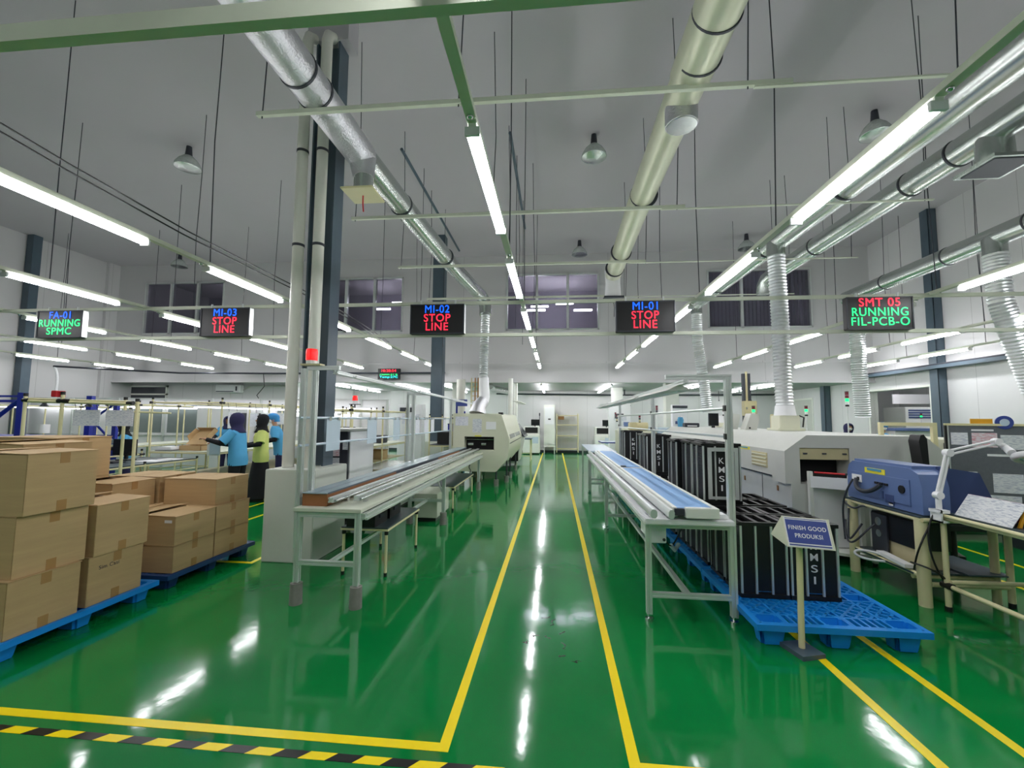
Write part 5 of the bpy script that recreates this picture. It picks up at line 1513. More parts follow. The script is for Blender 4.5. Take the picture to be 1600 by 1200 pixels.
# triangular prism head, tilted face towards the camera, yawed slightly
hd_ = MB()
ax = Vector((1, .02, -.075)).normalized()
pc_ = Vector((1.648, 3.1, .77))
fw_ = .152
Yb, Yt, Zb, Zt = -.03, .045, -.085, .088
tri = [(-.04, -.088), (.16, -.06), (.04, .09)]
hm = Matrix.Rotation(R(4), 4, 'Y') @ Matrix.Rotation(R(3), 4, 'Z')
for sx in (-1,):
    A = [hd_.bm.verts.new(pc_ + (hm @ Vector((-fw_, a, b)))) for a, b in tri]
    B = [hd_.bm.verts.new(pc_ + (hm @ Vector((fw_, a, b)))) for a, b in tri]
    hd_.bm.faces.new(A)
    hd_.bm.faces.new(B[::-1])
    for i in range(3):
        hd_.bm.faces.new((A[i], B[i], B[(i + 1) % 3], A[(i + 1) % 3]))
hb_ = hd_.build('sign_head', 'machine', sn)
fa, fb = Vector((0, -.04, -.088)), Vector((0, .04, .09))
upv = (fb - fa).normalized()
nv = Vector((1, 0, 0)).cross(upv).normalized()
loc_m = Matrix(((1, 0, 0), (0, upv.y, nv.y), (0, upv.z, nv.z)))
fm = hm.to_3x3() @ loc_m


def face_plate(name, x0, x1, v0, v1, d, m, t=.0015):
    g = MB()
    c = pc_ + hm.to_3x3() @ ((fa + fb) / 2) + fm @ Vector(((x0 + x1) / 2, (v0 + v1) / 2, d))
    g.obx(c, (abs(x1 - x0), abs(v1 - v0), t), fm)
    return g.build(name, m, hb_)


face_plate('white_panel', -.143, .135, -.092, .092, .0012, 'signwhite')
face_plate('blue_panel', -.136, .130, -.070, .078, .0025, 'signblue')
face_plate('blue_stripe', -.136, .130, -.086, -.078, .0025, 'signblue')
face_plate('blue_stripe', -.136, .130, .084, .088, .0025, 'signblue')
for t_, w_, v in (('FINISH GOOD', .24, .028), ('PRODUKSI', .175, -.022)):
    c = pc_ + hm.to_3x3() @ ((fa + fb) / 2) + fm @ Vector((-.003, v, .0036))
    text('lettering', t_, w_, .027, 'signwhite', hb_, c, fm.to_euler(), .0004, bold=.03)

# ================================================================== FAR END
ac = thing('floor_air_conditioner', 'tall white floor air conditioner on a stand at far wall', 'air conditioner', (-.22, 19.3, 0))
MB().bx(-.46, .03, 19.2, 19.55, .34, 2.1, .02).build('body', 'white', ac)
MB().bx(-.42, -.01, 19.185, 19.2, 1.25, 2.0, .005).build('front_panel', 'signwhite', ac)
MB().bx(-.27, -.16, 19.17, 19.186, 1.45, 1.50).build('display', 'black', ac)
MB().bx(-.40, -.03, 19.185, 19.2, .42, 1.2, .005).build('intake_panel', 'white', ac)
for x in (-.44, .0):
    for y in (19.22, 19.5):
        MB().bx(x - .015, x + .02, y - .015, y + .015, 0, .3).build('leg', 'white', ac)
MB().bx(-.47, .04, 19.19, 19.55, .28, .335).build('stand', 'white', ac)
sf = thing('steel_shelf', 'open cream shelf unit with four levels right of the tall air conditioner', 'shelf', (.58, 19.4, 0))
for x in (.10, 1.02):
    for y in (19.2, 19.55):
        MB().cyl((x, y, .05), (x, y, 1.72), .018, seg=10).build('post', 'cream', sf)
for z in (.18, .74, 1.21, 1.62):
    MB().bx(.10, 1.02, 19.2, 19.55, z, z + .035).build('shelf_board', 'beige', sf)
for x in (.10, 1.02):
    MB().cyl((x - .012, 19.2, .03), (x + .012, 19.2, .03), .03, seg=12).build('castor', 'black', sf)
tag(MB().bx(.16, .42, 19.25, 19.4, 1.46, 1.61, .005).build('brown_box', 'brown'), 'small brown box hanging under the top shelf at far wall', 'box')
for j, (x, y, lab) in enumerate([(-.98, 18.7, 'test station with black monitor at the far wall, left of the tall air conditioner'), (2.05, 18.7, 'test station with black monitor at the far wall, right side')]):
    t_ = thing('test_station', lab, 'machine', (x, y, 0), 0, 'test stations at the far wall')
    MB().bx(x - .36, x + .36, y, y + .7, .05, .80, .01).bx(x - .34, x + .34, y + .2, y + .7, .8, 1.15, .01).build('body', 'white', t_)
    MB().bx(x - .27, x + .27, y + .17, y + .2, .88, 1.12).build('black_opening', 'black', t_)
    MB().bx(x - .34, x + .34, y + .05, y + .65, 0, .05).build('plinth_base', 'black', t_)
    MB().bx(x - .02, x + .34, y + .3, y + .33, 1.2, 1.46, .005).bx(x + .13, x + .17, y + .33, y + .36, 1.15, 1.3).build('monitor', 'screen', t_)
    MB().cyl((x + .34, y + .4, 1.15), (x + .34, y + .4, 1.72), .015, seg=8).cyl((x + .34, y + .4, 1.62), (x + .34, y + .4, 1.74), .028, seg=8).build('signal_pole', 'charcoal', t_)
    MB().bx(x + .05, x + .3, y - .004, y, .45, .72).build('door_panel', 'film', t_)
yt = thing('side_table', 'small yellow legged table with grey top near the far wall, left', 'table', (-1.12, 16.0, 0))
MB().bx(-1.42, -.80, 15.5, 16.3, .76, .79, .003).build('tabletop', 'slate', yt)
for x in (-1.38, -.84):
    for y in (15.55, 16.25):
        MB().cyl((x, y, 0), (x, y, .76), .018, seg=8).build('leg', 'cream', yt)
MB().tube([(-1.38, 15.55, .18), (-.84, 15.55, .18)], .015, 8).tube([(-1.38, 15.55, .28), (-.84, 15.55, .28)], .012, 8).build('stretcher', 'cream', yt)
# room beyond the right wall opening
t_ = thing('machine_cabinet', 'white machine with dark louvres seen through the right wall opening', 'machine', (12, 15, 0))
MB().bx(11.9, 12.9, 16.2, 17.2, .0, 2.0, .01).build('body', 'white', t_)
for k in range(4):
    MB().bx(12.0, 12.8, 16.18, 16.2, 1.62 + .08 * k, 1.67 + .08 * k).build('louvre', 'bluebox2', t_)
t_ = thing('machine_cabinet', 'long low machine with blue grey top beyond the right wall opening', 'machine', (11.5, 13.5, 0))
MB().bx(10.4, 13.5, 14.6, 15.4, 0, 1.22, .01).build('body', 'white', t_)
MB().bx(10.35, 13.5, 14.5, 15.4, 1.22, 1.3, .01).build('top_cover', 'bluebox', t_)
tower(11.4, 14.9, 1.3, 1.75, ['ledgreen', 'redlight'], 'signal light beyond the right wall opening, left')
tower(12.2, 14.8, 1.3, 1.95, ['charcoal', 'redlight', 'redlight'], 'signal light beyond the right wall opening, right')
tag(MB().bx(12.4, 14.2, 17.4, 17.45, 2.15, 2.5).build('hanging_sign_board', 'signwhite'), 'white board hanging in the room beyond the right wall opening', 'sign')
for j, (x, y) in enumerate(((11.2, 11.5), (12.8, 12), (11.2, 13.5), (12.8, 14.2), (12, 16))):  # unseen tubes added above the opening to brighten the side room
    copy_thing(FX, (x, y, 3.03), 0, 'unseen tube light added in the room beyond the right wall, ' + ['first left', 'first right', 'second left', 'second right', 'rearmost'][j], 'tube lights added to brighten the side room')

# ================================================================== LEFT ASSEMBLY AREA
# low partition with dark glazing at the back left
pt = thing('partition_wall', 'low white partition with grey glazing across the back left', 'partition', (-11, 11.9, 0))
MB().bx(-15.9, -4.6, 11.9, 11.96, 0, 1.98).build('panel', 'signwhite', pt)
for x in (-15.9, -14.4, -12.9, -11.4, -9.9, -8.4, -6.9, -5.4, -4.65):
    MB().prof((x, 11.87, 0), (x, 11.87, 2.0), .05).build('post', 'alu', pt)
MB().bx(-15.9, -4.6, 11.88, 11.98, 1.98, 2.01).bx(-15.9, -4.6, 11.87, 11.9, .9, .94).build('top_rail', 'alu', pt)
for (a, b) in ((-12.8, -11.5), (-11.3, -10.0), (-7.9, -7.5)):
    MB().bx(a, b, 11.885, 11.9, 1.0, 1.75).build('glazing', 'greywin', pt)
d_ = thing('machine_cabinet', 'pair of pale grey doors of a tall cabinet before the left partition', 'cabinet', (-9.2, 11.5, 0))
MB().bx(-10.0, -8.5, 11.45, 11.8, 0, 1.82, .005).build('body', 'wall', d_)
for x in (-9.98, -9.24):
    MB().bx(x, x + .72, 11.43, 11.45, .06, 1.78, .004).build('door', 'signwhite', d_)

UNUSED = 0


def pipe_frame(name, lab, cat, x0, x1, ys, z1, zt=None, mat_='matgrey', group=None, shelf=None, r=.016, over=True):
    """workstation line of coated pipes: posts at each y, tabletop, high rails"""
    root = thing(name, lab, cat, ((x0 + x1) / 2, ys[0], 0), 0, group)
    for y in ys:
        for k, x in enumerate((x0, x1)):
            zz = z1 if (k == 0 or over) else (zt or z1)
            p_ = MB().cyl((x, y, .03), (x, y, zz), r, seg=10).build('post', 'cream', root)
            MB().cyl((x, y, zz - .0), (x, y, zz + .035), r * 1.15, seg=10).cyl((x, y, 0), (x, y, .03), r * 1.2, seg=10).build('post_cap', 'black', p_)
    g = MB()
    for k, x in enumerate((x0, x1)):
        if k == 0 or over:
            g.cyl((x, ys[0], z1 - .06), (x, ys[-1], z1 - .06), r * .9, seg=8)
        g.cyl((x, ys[0], .2), (x, ys[-1], .2), r * .9, seg=8)
        if zt:
            g.cyl((x, ys[0], zt - .03), (x, ys[-1], zt - .03), r * .9, seg=8)
    for y in ys:
        g.cyl((x0, y, .2), (x1, y, .2), r * .9, seg=8)
        if over:
            g.cyl((x0, y, z1 - .06), (x1, y, z1 - .06), r * .9, seg=8)
        if zt:
            g.cyl((x0, y, zt - .03), (x1, y, zt - .03), r * .9, seg=8)
    g.build('pipe_rail', 'cream', root)
    j_ = MB()
    for y in ys:
        j_.cyl((x0, y - .05, z1 - .06), (x0, y + .05, z1 - .06), r * 1.4, seg=8)
        if over:
            j_.cyl((x1, y - .05, z1 - .06), (x1, y + .05, z1 - .06), r * 1.4, seg=8)
    j_.build('pipe_joint', 'black', root)
    if zt:
        MB().bx(x0 - .01, x1 + .01, ys[0] - .01, ys[-1] + .01, zt - .012, zt, .002).build('tabletop', mat_, root)
    if shelf:
        MB().bx(x0 + .02, x1 - .02, ys[0], ys[-1], shelf, shelf + .012).build('low_shelf', 'beige', root)
    return root


def paper_on(x, y, z0, w_, h, lab, m='paper', axis='X'):
    root = thing('instruction_sheet', lab, 'sheet', (x, y, z0), 0, 'instruction sheets hung on the left lines')
    if axis == 'X':
        MB().bx(x - w_ / 2, x + w_ / 2, y - .002, y + .002, z0, z0 + h).build('sheet', m, root)
        MB().bx(x - w_ / 2, x + w_ / 2, y - .005, y + .005, z0 + h - .01, z0 + h + .01).build('hanger_clip', 'alu', root)
    else:
        MB().bx(x - .002, x + .002, y - w_ / 2, y + w_ / 2, z0, z0 + h).build('sheet', m, root)
        MB().bx(x - .005, x + .005, y - w_ / 2, y + w_ / 2, z0 + h - .01, z0 + h + .01).build('hanger_clip', 'alu', root)
        for s in (-1, 1):
            MB().cyl((x, y + s * w_ * .4, z0 + h), (x - .04, y + s * w_ * .4, 1.75), .003, seg=6).build('hanging_wire', 'charcoal', root)


# near frame parallel to the picture, right behind the cartons
nf = thing('pipe_rack', 'cream pipe frame nearest behind the front left cartons', 'frame', (-6, 5, 0))
for (x, y, z) in ((-6.75, 5.0, 1.76), (-6.22, 5.0, 1.78), (-5.98, 5.6, 1.74), (-5.28, 5.1, 1.70)):
    p_ = MB().cyl((x, y, 0), (x, y, z - .03), .02, seg=12).build('post', 'cream', nf)
    MB().cyl((x, y, z - .03), (x, y, z + .01), .024, seg=12).build('post_cap', 'black', p_)
MB().cyl((-6.75, 5.0, 1.67), (-5.28, 5.02, 1.64), .02, seg=10).cyl((-6.75, 5.0, 1.70), (-5.28, 5.02, 1.665), .012, seg=10).cyl((-5.98, 5.6, 1.55), (-5.28, 5.6, 1.53), .012, seg=8).build('top_rail', 'cream', nf)
MB().cyl((-6.28, 4.998, 1.672), (-6.12, 5.0, 1.67), .028, seg=10).cyl((-6.78, 5.0, 1.68), (-6.7, 5.0, 1.68), .028, seg=10).cyl((-5.33, 5.02, 1.65), (-5.25, 5.02, 1.65), .026, seg=10).build('pipe_joint', 'black', nf)
for x in (-6.5, -5.87):
    MB().loft([(x, 5.02, 1.6, .045, .045), (x, 5.02, 1.64, .02, .02), (x, 5.02, 1.655, .012, .012)], 12).build('spring_hook', 'charcoal', nf)
tag(MB().bx(-6.32, -6.25, 4.94, 5.06, 1.72, 1.80, .006).build('warning_beacon', 'redpl'), 'red box beacon on the near cream pipe frame, far left', 'beacon')
for j, (x, lab) in enumerate(((-5.93, 'white instruction sheet on the near left frame, left one'), (-5.47, 'white instruction sheet on the near left frame, right one'))):
    root = thing('instruction_sheet', lab, 'sheet', (x, 5.06, 1.34), 0, 'instruction sheets hung on the left lines')
    MB().bx(x - .19, x + .19, 5.055, 5.06, 1.36, 1.56).build('sheet', 'paper', root)
    MB().cyl((x - .15, 5.055, 1.56), (x - .15, 5.03, 1.65), .003, seg=6).cyl((x + .15, 5.055, 1.56), (x + .15, 5.03, 1.65), .003, seg=6).build('wire', 'charcoal', root)

# blue storage rack at the left edge
br = thing('storage_rack', 'blue steel storage rack at the left picture edge', 'rack', (-8.3, 6, 0))
for (x, y) in ((-8.15, 6.0), (-8.15, 7.0), (-10.2, 6.0), (-10.2, 7.0)):
    MB().bx(x - .05, x + .05, y - .035, y + .035, 0, 1.83).build('upright', 'rackblue', br)
MB().tube([(-8.2, 6.0, 1.72), (-9.1, 6.0, 1.05)], .03, 8).bx(-10.2, -8.15, 5.98, 6.02, 1.68, 1.72).bx(-10.2, -8.15, 5.98, 6.02, 1.76, 1.79).build('brace', 'rackblue', br)
MB().bx(-10.2, -8.15, 6.0, 7.0, .6, .64).bx(-10.2, -8.15, 6.0, 7.0, 1.1, 1.14).build('shelf_board', 'rackblue', br)
br2 = thing('storage_rack', 'blue steel storage rack behind the worker in black headscarf', 'rack', (-10.3, 9.2, 0))
for (x, y) in ((-10.6, 9.2), (-10.04, 9.2)):
    MB().bx(x - .05, x + .05, y - .035, y + .035, 0, 1.78).build('upright', 'rackblue', br2)
MB().tube([(-10.55, 9.2, 1.45), (-10.1, 9.2, 1.75)], .025, 8).tube([(-10.55, 9.2, 1.3), (-10.1, 9.2, .9)], .025, 8).bx(-10.6, -10.04, 9.18, 9.22, 1.0, 1.04).build('brace', 'rackblue', br2)
t_ = thing('tool_stand', 'white cluttered stand with red parts beside the blue rack', 'stand', (-7.55, 5.9, 0))
for k in range(7):
    MB().cyl((-7.6, 5.9, .2 + .17 * k), (-7.6, 5.9, .33 + .17 * k), .06 - .006 * (k % 3), seg=12).build('canister', 'signwhite' if k != 5 else 'redpl', t_)
MB().bx(-7.75, -7.4, 5.8, 6.0, 0, .2).build('base', 'oven', t_)

# main lines running away from the camera
pipe_frame('assembly_table', 'cream pipe work table with dark top behind the low cartons', 'table', -7.4, -6.32, (5.3, 6.3, 7.3), .86, .75, over=False, shelf=.3)
pipe_frame('assembly_table', 'long cream pipe assembly table where the women in blue and yellow work', 'table', -7.5, -6.1, (7.55, 8.9, 10.2, 11.5), 1.80, .84, mat_='rail', over=True, shelf=.35)
pipe_frame('assembly_table', 'cream pipe assembly line at far left behind the blue rack', 'table', -12.9, -11.9, (7.2, 8.6, 10.0, 11.3), 1.75, .85, mat_='rail')
pipe_frame('assembly_table', 'cream pipe assembly line between blue racks and the partition', 'table', -9.7, -8.95, (8.7, 9.7, 10.7), 1.78, .85, mat_='rail')
# long bench lamps over the lines
for j, (x, y0, y1, z, lab) in enumerate([(-6.7, 7.6, 11.4, 1.66, 'long lit bench lamp above the women at the assembly table'), (-9.35, 8.7, 10.7, 1.68, 'long lit bench lamp above the line by the partition'), (-12.4, 7.2, 11.3, 1.66, 'long lit bench lamp above the far left line')]):
    root = thing('bench_lamp', lab, 'lamp', (x, y0, z), 0, 'long bench lamps')
    MB().bx(x - .06, x + .06, y0, y1, z + .01, z + .035).build('housing', 'signwhite', root)
    MB().bx(x - .03, x + .03, y0 + .03, y1 - .03, z - .012, z + .01).build('tube', 'lampdim', root)
    for y in (y0 + .3, y1 - .3):
        MB().cyl((x, y, z + .03), (x, y, z + .06), .006, seg=6).bx(x - .5, x + .5, y - .01, y + .01, z + .05, z + .065).build('bracket', 'cream', root)
root = thing('bench_lamp', 'very long lit lamp strip in front of the back left partition', 'lamp', (-10, 11.6, 1.6), 0, 'long bench lamps')
MB().bx(-15.5, -5.0, 11.74, 11.80, 1.74, 1.77).build('housing', 'signwhite', root)
MB().bx(-15.5, -5.0, 11.735, 11.79, 1.69, 1.74).build('tube', 'lampdim', root)
MB().bx(-14.5, -14.46, 11.77, 11.89, 1.74, 1.77).bx(-9.95, -9.9, 11.77, 11.89, 1.76, 1.79).bx(-5.5, -5.46, 11.77, 11.89, 1.74, 1.77).build('bracket', 'alu', root)
# sheets hanging over the assembly table
for j, (px_, y, w_, h, z0, m) in enumerate([(-6.08, 7.78, .26, .30, 1.27, 'paper'), (-6.08, 8.35, .22, .26, 1.29, 'paper'), (-6.08, 8.72, .22, .26, 1.3, 'label'), (-6.08, 9.2, .3, .24, 1.32, 'label'), (-6.08, 9.9, .3, .26, 1.32, 'label'), (-6.08, 10.7, .3, .26, 1.32, 'paper')]):
    paper_on(px_ + .03, y, z0, w_, h, 'instruction sheet over the long assembly table, %s from the front' % ['first', 'second', 'third', 'fourth', 'fifth', 'sixth'][j], m, 'Y')
tag(MB().bx(-6.05, -6.03, 8.0, 8.12, .95, 1.56).bx(-6.05, -6.03, 8.5, 8.54, 1.0, 1.56).build('room_divider', 'charcoal'), 'narrow dark panels between the sheets behind the woman in blue', 'panel')

# monitor, scanner stand, small things
mo = thing('monitor', 'black computer monitor on the dark topped left table', 'monitor', (-7.0, 6.75, .751))
MB().bx(-7.33, -6.9, 6.70, 6.73, .83, 1.10, .006).build('screen_case', 'black', mo)
MB().bx(-7.32, -6.91, 6.697, 6.70, .845, 1.09).build('display', 'screen', mo)
MB().bx(-7.14, -7.09, 6.73, 6.76, .77, .95).bx(-7.22, -7.0, 6.66, 6.82, .751, .765).build('stand', 'black', mo)
kb = thing('keyboard', 'dark keyboard and tool tray on left table in front of monitor', 'keyboard', (-6.9, 6.3, .751))
MB().bx(-7.2, -6.75, 6.2, 6.4, .751, .775, .004).build('body', 'charcoal', kb)
MB().bx(-7.18, -6.77, 6.22, 6.38, .775, .781).build('keys', 'black', kb)
tag(MB().bx(-6.75, -6.40, 6.55, 6.85, .751, .755).bx(-6.7, -6.4, 6.9, 7.1, .751, .757).build('paper_sheet', 'signwhite'), 'loose white papers lying on the dark topped left table', 'paper')
sp = thing('scanner_stand', 'grey scanner head with yellow sticker on a stand near front left cartons', 'scanner', (-6.85, 6.0, .751))
MB().bx(-6.98, -6.86, 6.0, 6.1, .77, 1.12).bx(-7.05, -6.75, 5.95, 6.15, .751, .77).build('stand', 'charcoal', sp)
MB().prism([(-7.12, 1.06), (-6.72, 1.06), (-6.72, 1.12), (-6.78, 1.16), (-7.08, 1.17)], 'Y', 5.95, 6.15).build('head', 'slate', sp)
MB().tube([(-7.10, 6.0, 1.08), (-7.15, 6.0, 1.02), (-7.20, 6.0, .95)], .015, 8).build('arm', 'black', sp)
MB().bx(-7.04, -6.9, 5.944, 5.95, 1.10, 1.145).build('sticker', 'yellowpl', sp)
# open carton on the table
oc = thing('open_carton', 'small open cardboard box with raised lid on assembly table', 'box', (-6.8, 7.9, .841))
g = MB()
x0, x1, y0, y1, z0, z1 = -7.04, -6.60, 7.70, 8.10, .842, .935
g.bx(x0, x1, y0, y1, z0, z0 + .006).bx(x0, x0 + .006, y0, y1, z0, z1).bx(x1 - .006, x1, y0, y1, z0, z1).bx(x0, x1, y0, y0 + .006, z0, z1).bx(x0, x1, y1 - .006, y1, z0, z1)
g.build('tray', 'card', oc)
g = MB().prism([(7.98, .935), (8.3, 1.2), (8.3, 1.206), (7.975, .941)], 'X', x0 - .12, x1 - .16)
g.prism([(8.06, 1.0), (8.30, 1.2), (8.2, 1.25), (8.0, 1.1)], 'X', x0 - .125, x0 - .119).prism([(8.06, 1.0), (8.30, 1.2), (8.2, 1.25), (8.0, 1.1)], 'X', x1 - .163, x1 - .157)
g.prism([(8.3, 1.2), (8.22, 1.26), (8.222, 1.264), (8.304, 1.204)], 'X', x0 - .12, x1 - .16)
g.build('lid', 'card', oc)
wd_ = thing('white_device', 'low white device left of the open carton on assembly table', 'device', (-6.75, 7.65, .841))
MB().bx(-7.40, -7.12, 7.6, 7.85, .852, .91, .006).build('case', 'signwhite', wd_)
MB().bx(-7.42, -7.10, 7.58, 7.87, .842, .852).build('base', 'charcoal', wd_)
for j, (x, y, m, h, lab) in enumerate([(-6.35, 8.55, 'brown', .12, 'brown cup on the assembly table behind the open carton'), (-6.3, 9.6, 'signwhite', .08, 'white cup on the table between the woman in yellow and the pipe'), (-6.5, 9.9, 'charcoal', .14, 'dark container behind the white cup')]):
    tag(MB().loft([(x, y, .842, .04, .04), (x, y, .842 + h, .05, .05)], 14).build('cup', m), lab, 'cup')

# ================================================================== AREA BETWEEN COLUMN AND IVORY MACHINE
pipe_frame('assembly_table', 'cream pipe line with shelves seen between the white pipes and column', 'table', -4.3, -3.45, (7.2, 8.6, 10.0), 1.68, .95, mat_='rail', shelf=.62)
pipe_frame('assembly_table', 'second cream pipe line behind, full of small items', 'table', -5.6, -4.75, (10.0, 11.4), 1.72, .95, mat_='rail', shelf=.5)
pipe_frame('assembly_table', 'aluminium coloured rack line right of the slate middle column', 'table', -3.0, -2.45, (10.4, 11.6), 1.55, .85, mat_='charcoal', shelf=.45)
for j, (x, y, sx, sy, sz, z, m, nm, lab) in enumerate([
    (-3.9, 8.1, .4, .35, .2, .633, 'darkbluepl', 'storage_bin', 'dark blue bin on the lower shelf of the middle line'),
    (-3.65, 8.9, .3, .3, .2, .633, 'card', 'small_carton', 'small brown carton on the lower shelf of the middle line'),
    (-3.7, 8.0, .3, .7, .1, .951, 'black', 'equipment_box', 'flat black equipment on the middle line tabletop'),
    (-3.8, 9.2, .3, .4, .16, .951, 'charcoal', 'equipment_box', 'dark grey equipment at rear of the middle line tabletop'),
    (-5.2, 10.6, .35, .3, .3, .951, 'charcoal', 'equipment_box', 'dark grey screen unit on the second pipe line'),
    (-4.95, 11.1, .2, .2, .22, .951, 'rackblue', 'storage_bin', 'blue bin on the second pipe line'),
    (-2.7, 10.9, .35, .5, .3, .851, 'black', 'equipment_box', 'stack of black parts right of the slate middle column'),
    (-2.65, 11.4, .25, .2, .5, .851, 'rackblue', 'storage_bin', 'blue bins right of the slate middle column')]):
    root = thing(nm, lab, 'box', (x, y, z))
    MB().bx(x - sx / 2, x + sx / 2, y - sy / 2, y + sy / 2, z, z + sz, .01).build('body', m, root)
    MB().bx(x - sx / 2 - .006, x + sx / 2 + .006, y - sy / 2 - .006, y + sy / 2 + .006, z + sz - .02, z + sz - .005).build('rim', 'charcoal' if m != 'card' else 'tape', root)
wc = thing('white_low_cabinet', 'low white machine with yellow sticker on the floor behind left conveyor', 'machine', (-2.85, 7.4, 0))
MB().bx(-3.25, -2.5, 6.9, 8.4, .06, .62, .01).build('body', 'signwhite', wc)
MB().bx(-3.24, -2.51, 6.91, 8.39, .62, .66).build('top', 'galv', wc)
MB().bx(-2.99, -2.8, 6.89, 6.9, .5, .55).build('sticker', 'yellowpl', wc)
MB().bx(-3.2, -2.55, 6.95, 8.35, 0, .06).build('base', 'black', wc)
bc_ = thing('warning_beacon', 'small red beacon on the middle pipe line, beyond white pipes', 'beacon', (-4.3, 8.55, 1.72))
MB().cyl((-4.0, 8.5, 1.68), (-4.0, 8.5, 1.76), .014, seg=8).bx(-4.1, -3.9, 8.45, 8.55, 1.745, 1.76).build('bracket', 'black', bc_)
MB().cyl((-4.0, 8.5, 1.76), (-4.0, 8.5, 1.83), .05, seg=16).build('base', 'signwhite', bc_)
MB().cyl((-4.0, 8.5, 1.83), (-4.0, 8.5, 1.93), .055, .045, seg=16).build('lens', 'red', bc_)
for j, (x, y, lab) in enumerate([(-4.0, 7.15, 'two lit lamp boxes over the middle pipe line, front'), (-4.9, 9.9, 'two lit lamp boxes over the middle pipe line, rear')]):
    root = thing('bench_lamp', lab, 'lamp', (x, y, 1.52), 0, 'lamp boxes of the middle line')
    MB().bx(x - .55, x + .35, y - .02, y + .1, 1.52, 1.56).build('housing', 'signwhite', root)
    MB().bx(x - .53, x + .33, y - .035, y - .02, 1.50, 1.56).build('tube', 'lampdim', root)
    MB().bx(x - .02, x + .0, y, y + .02, 1.56, 1.62).build('bracket', 'cream', root)
fn = thing('vent_cabinet', 'white cabinet with dark vent and papers between masts and slate column', 'cabinet', (-3.9, 13.2, 0))
MB().bx(-4.75, -4.0, 13.0, 13.4, 0, 1.9, .01).build('body', 'signwhite', fn)
MB().bx(-4.68, -4.2, 12.98, 13.0, 1.66, 1.8).build('vent', 'charcoal', fn)
MB().bx(-4.6, -4.35, 12.98, 13.0, 1.3, 1.6).bx(-4.3, -4.08, 12.98, 13.0, 1.3, 1.6).build('notice', 'paper', fn)
bs_ = thing('blue_sign_post', 'small blue sign on blue frame behind the left ivory machine', 'sign', (-2.55, 13.0, 0))
MB().bx(-2.95, -2.9, 12.98, 13.02, 0, 1.95).bx(-2.7, -2.66, 12.98, 13.02, 0, 1.7).bx(-2.95, -2.66, 12.98, 13.02, 1.55, 1.6).build('frame', 'rackblue', bs_)
MB().bx(-2.95, -2.6, 12.96, 12.98, 1.85, 2.05).build('sign_face', 'signblue', bs_)
# air conditioner and door on the back left wall
a_ = thing('air_conditioner', 'white wall air conditioner high on the back left wall', 'air conditioner', (-11.95, 15.05, 2.36))
MB().bx(-12.42, -11.45, 14.98, 15.2, 2.36, 2.64, .02).build('body', 'signwhite', a_)
MB().bx(-12.38, -11.7, 14.97, 14.98, 2.38, 2.41).bx(-11.62, -11.56, 14.97, 14.98, 2.42, 2.58).build('outlet', 'charcoal', a_)
MB().tube([(-11.45, 15.15, 2.45), (-11.2, 15.17, 2.6), (-9.7, 15.17, 2.62)], .02, 6).tube([(-11.95, 15.17, 2.36), (-11.95, 15.17, 1.6)], .015, 6).build('pipe', 'oven', a_)
dw = thing('window_6', 'x', 'x', (-15.3, 15.2, 0))
dw['kind'] = 'structure'
del dw['label'], dw['category']
MB().bx(-16, -14.5, 15.16, 15.2, 0, .06).bx(-14.56, -14.5, 15.14, 15.2, 0, 2.62).bx(-16, -14.5, 15.14, 15.2, 2.56, 2.62).bx(-16, -14.5, 15.14, 15.2, 2.26, 2.32).build('window_frame', 'white', dw)
MB().bx(-16, -14.56, 15.17, 15.19, 2.32, 2.56).bx(-16, -14.56, 15.17, 15.19, .1, 2.26).build('window_pane', 'darkwin', dw)
tag(MB().tube(bez((-15.58, 12.22, 3.0), (-15.45, 12.3, 2.6), (-15.6, 12.3, 2.4), (-15.55, 12.3, 1.9)), .035, 10).build('white_hose', 'signwhite'), 'thick white hose hanging from the cable run, far left', 'hose')
tag(MB().tube([(-9.8, 13.9, 2.95), (-9.75, 13.9, 2.5), (-10.0, 13.9, 2.2), (-9.8, 13.9, 1.9)], .015, 6).build('loose_cable', 'black'), 'thin black cable dangling left of the white pipes', 'cable')


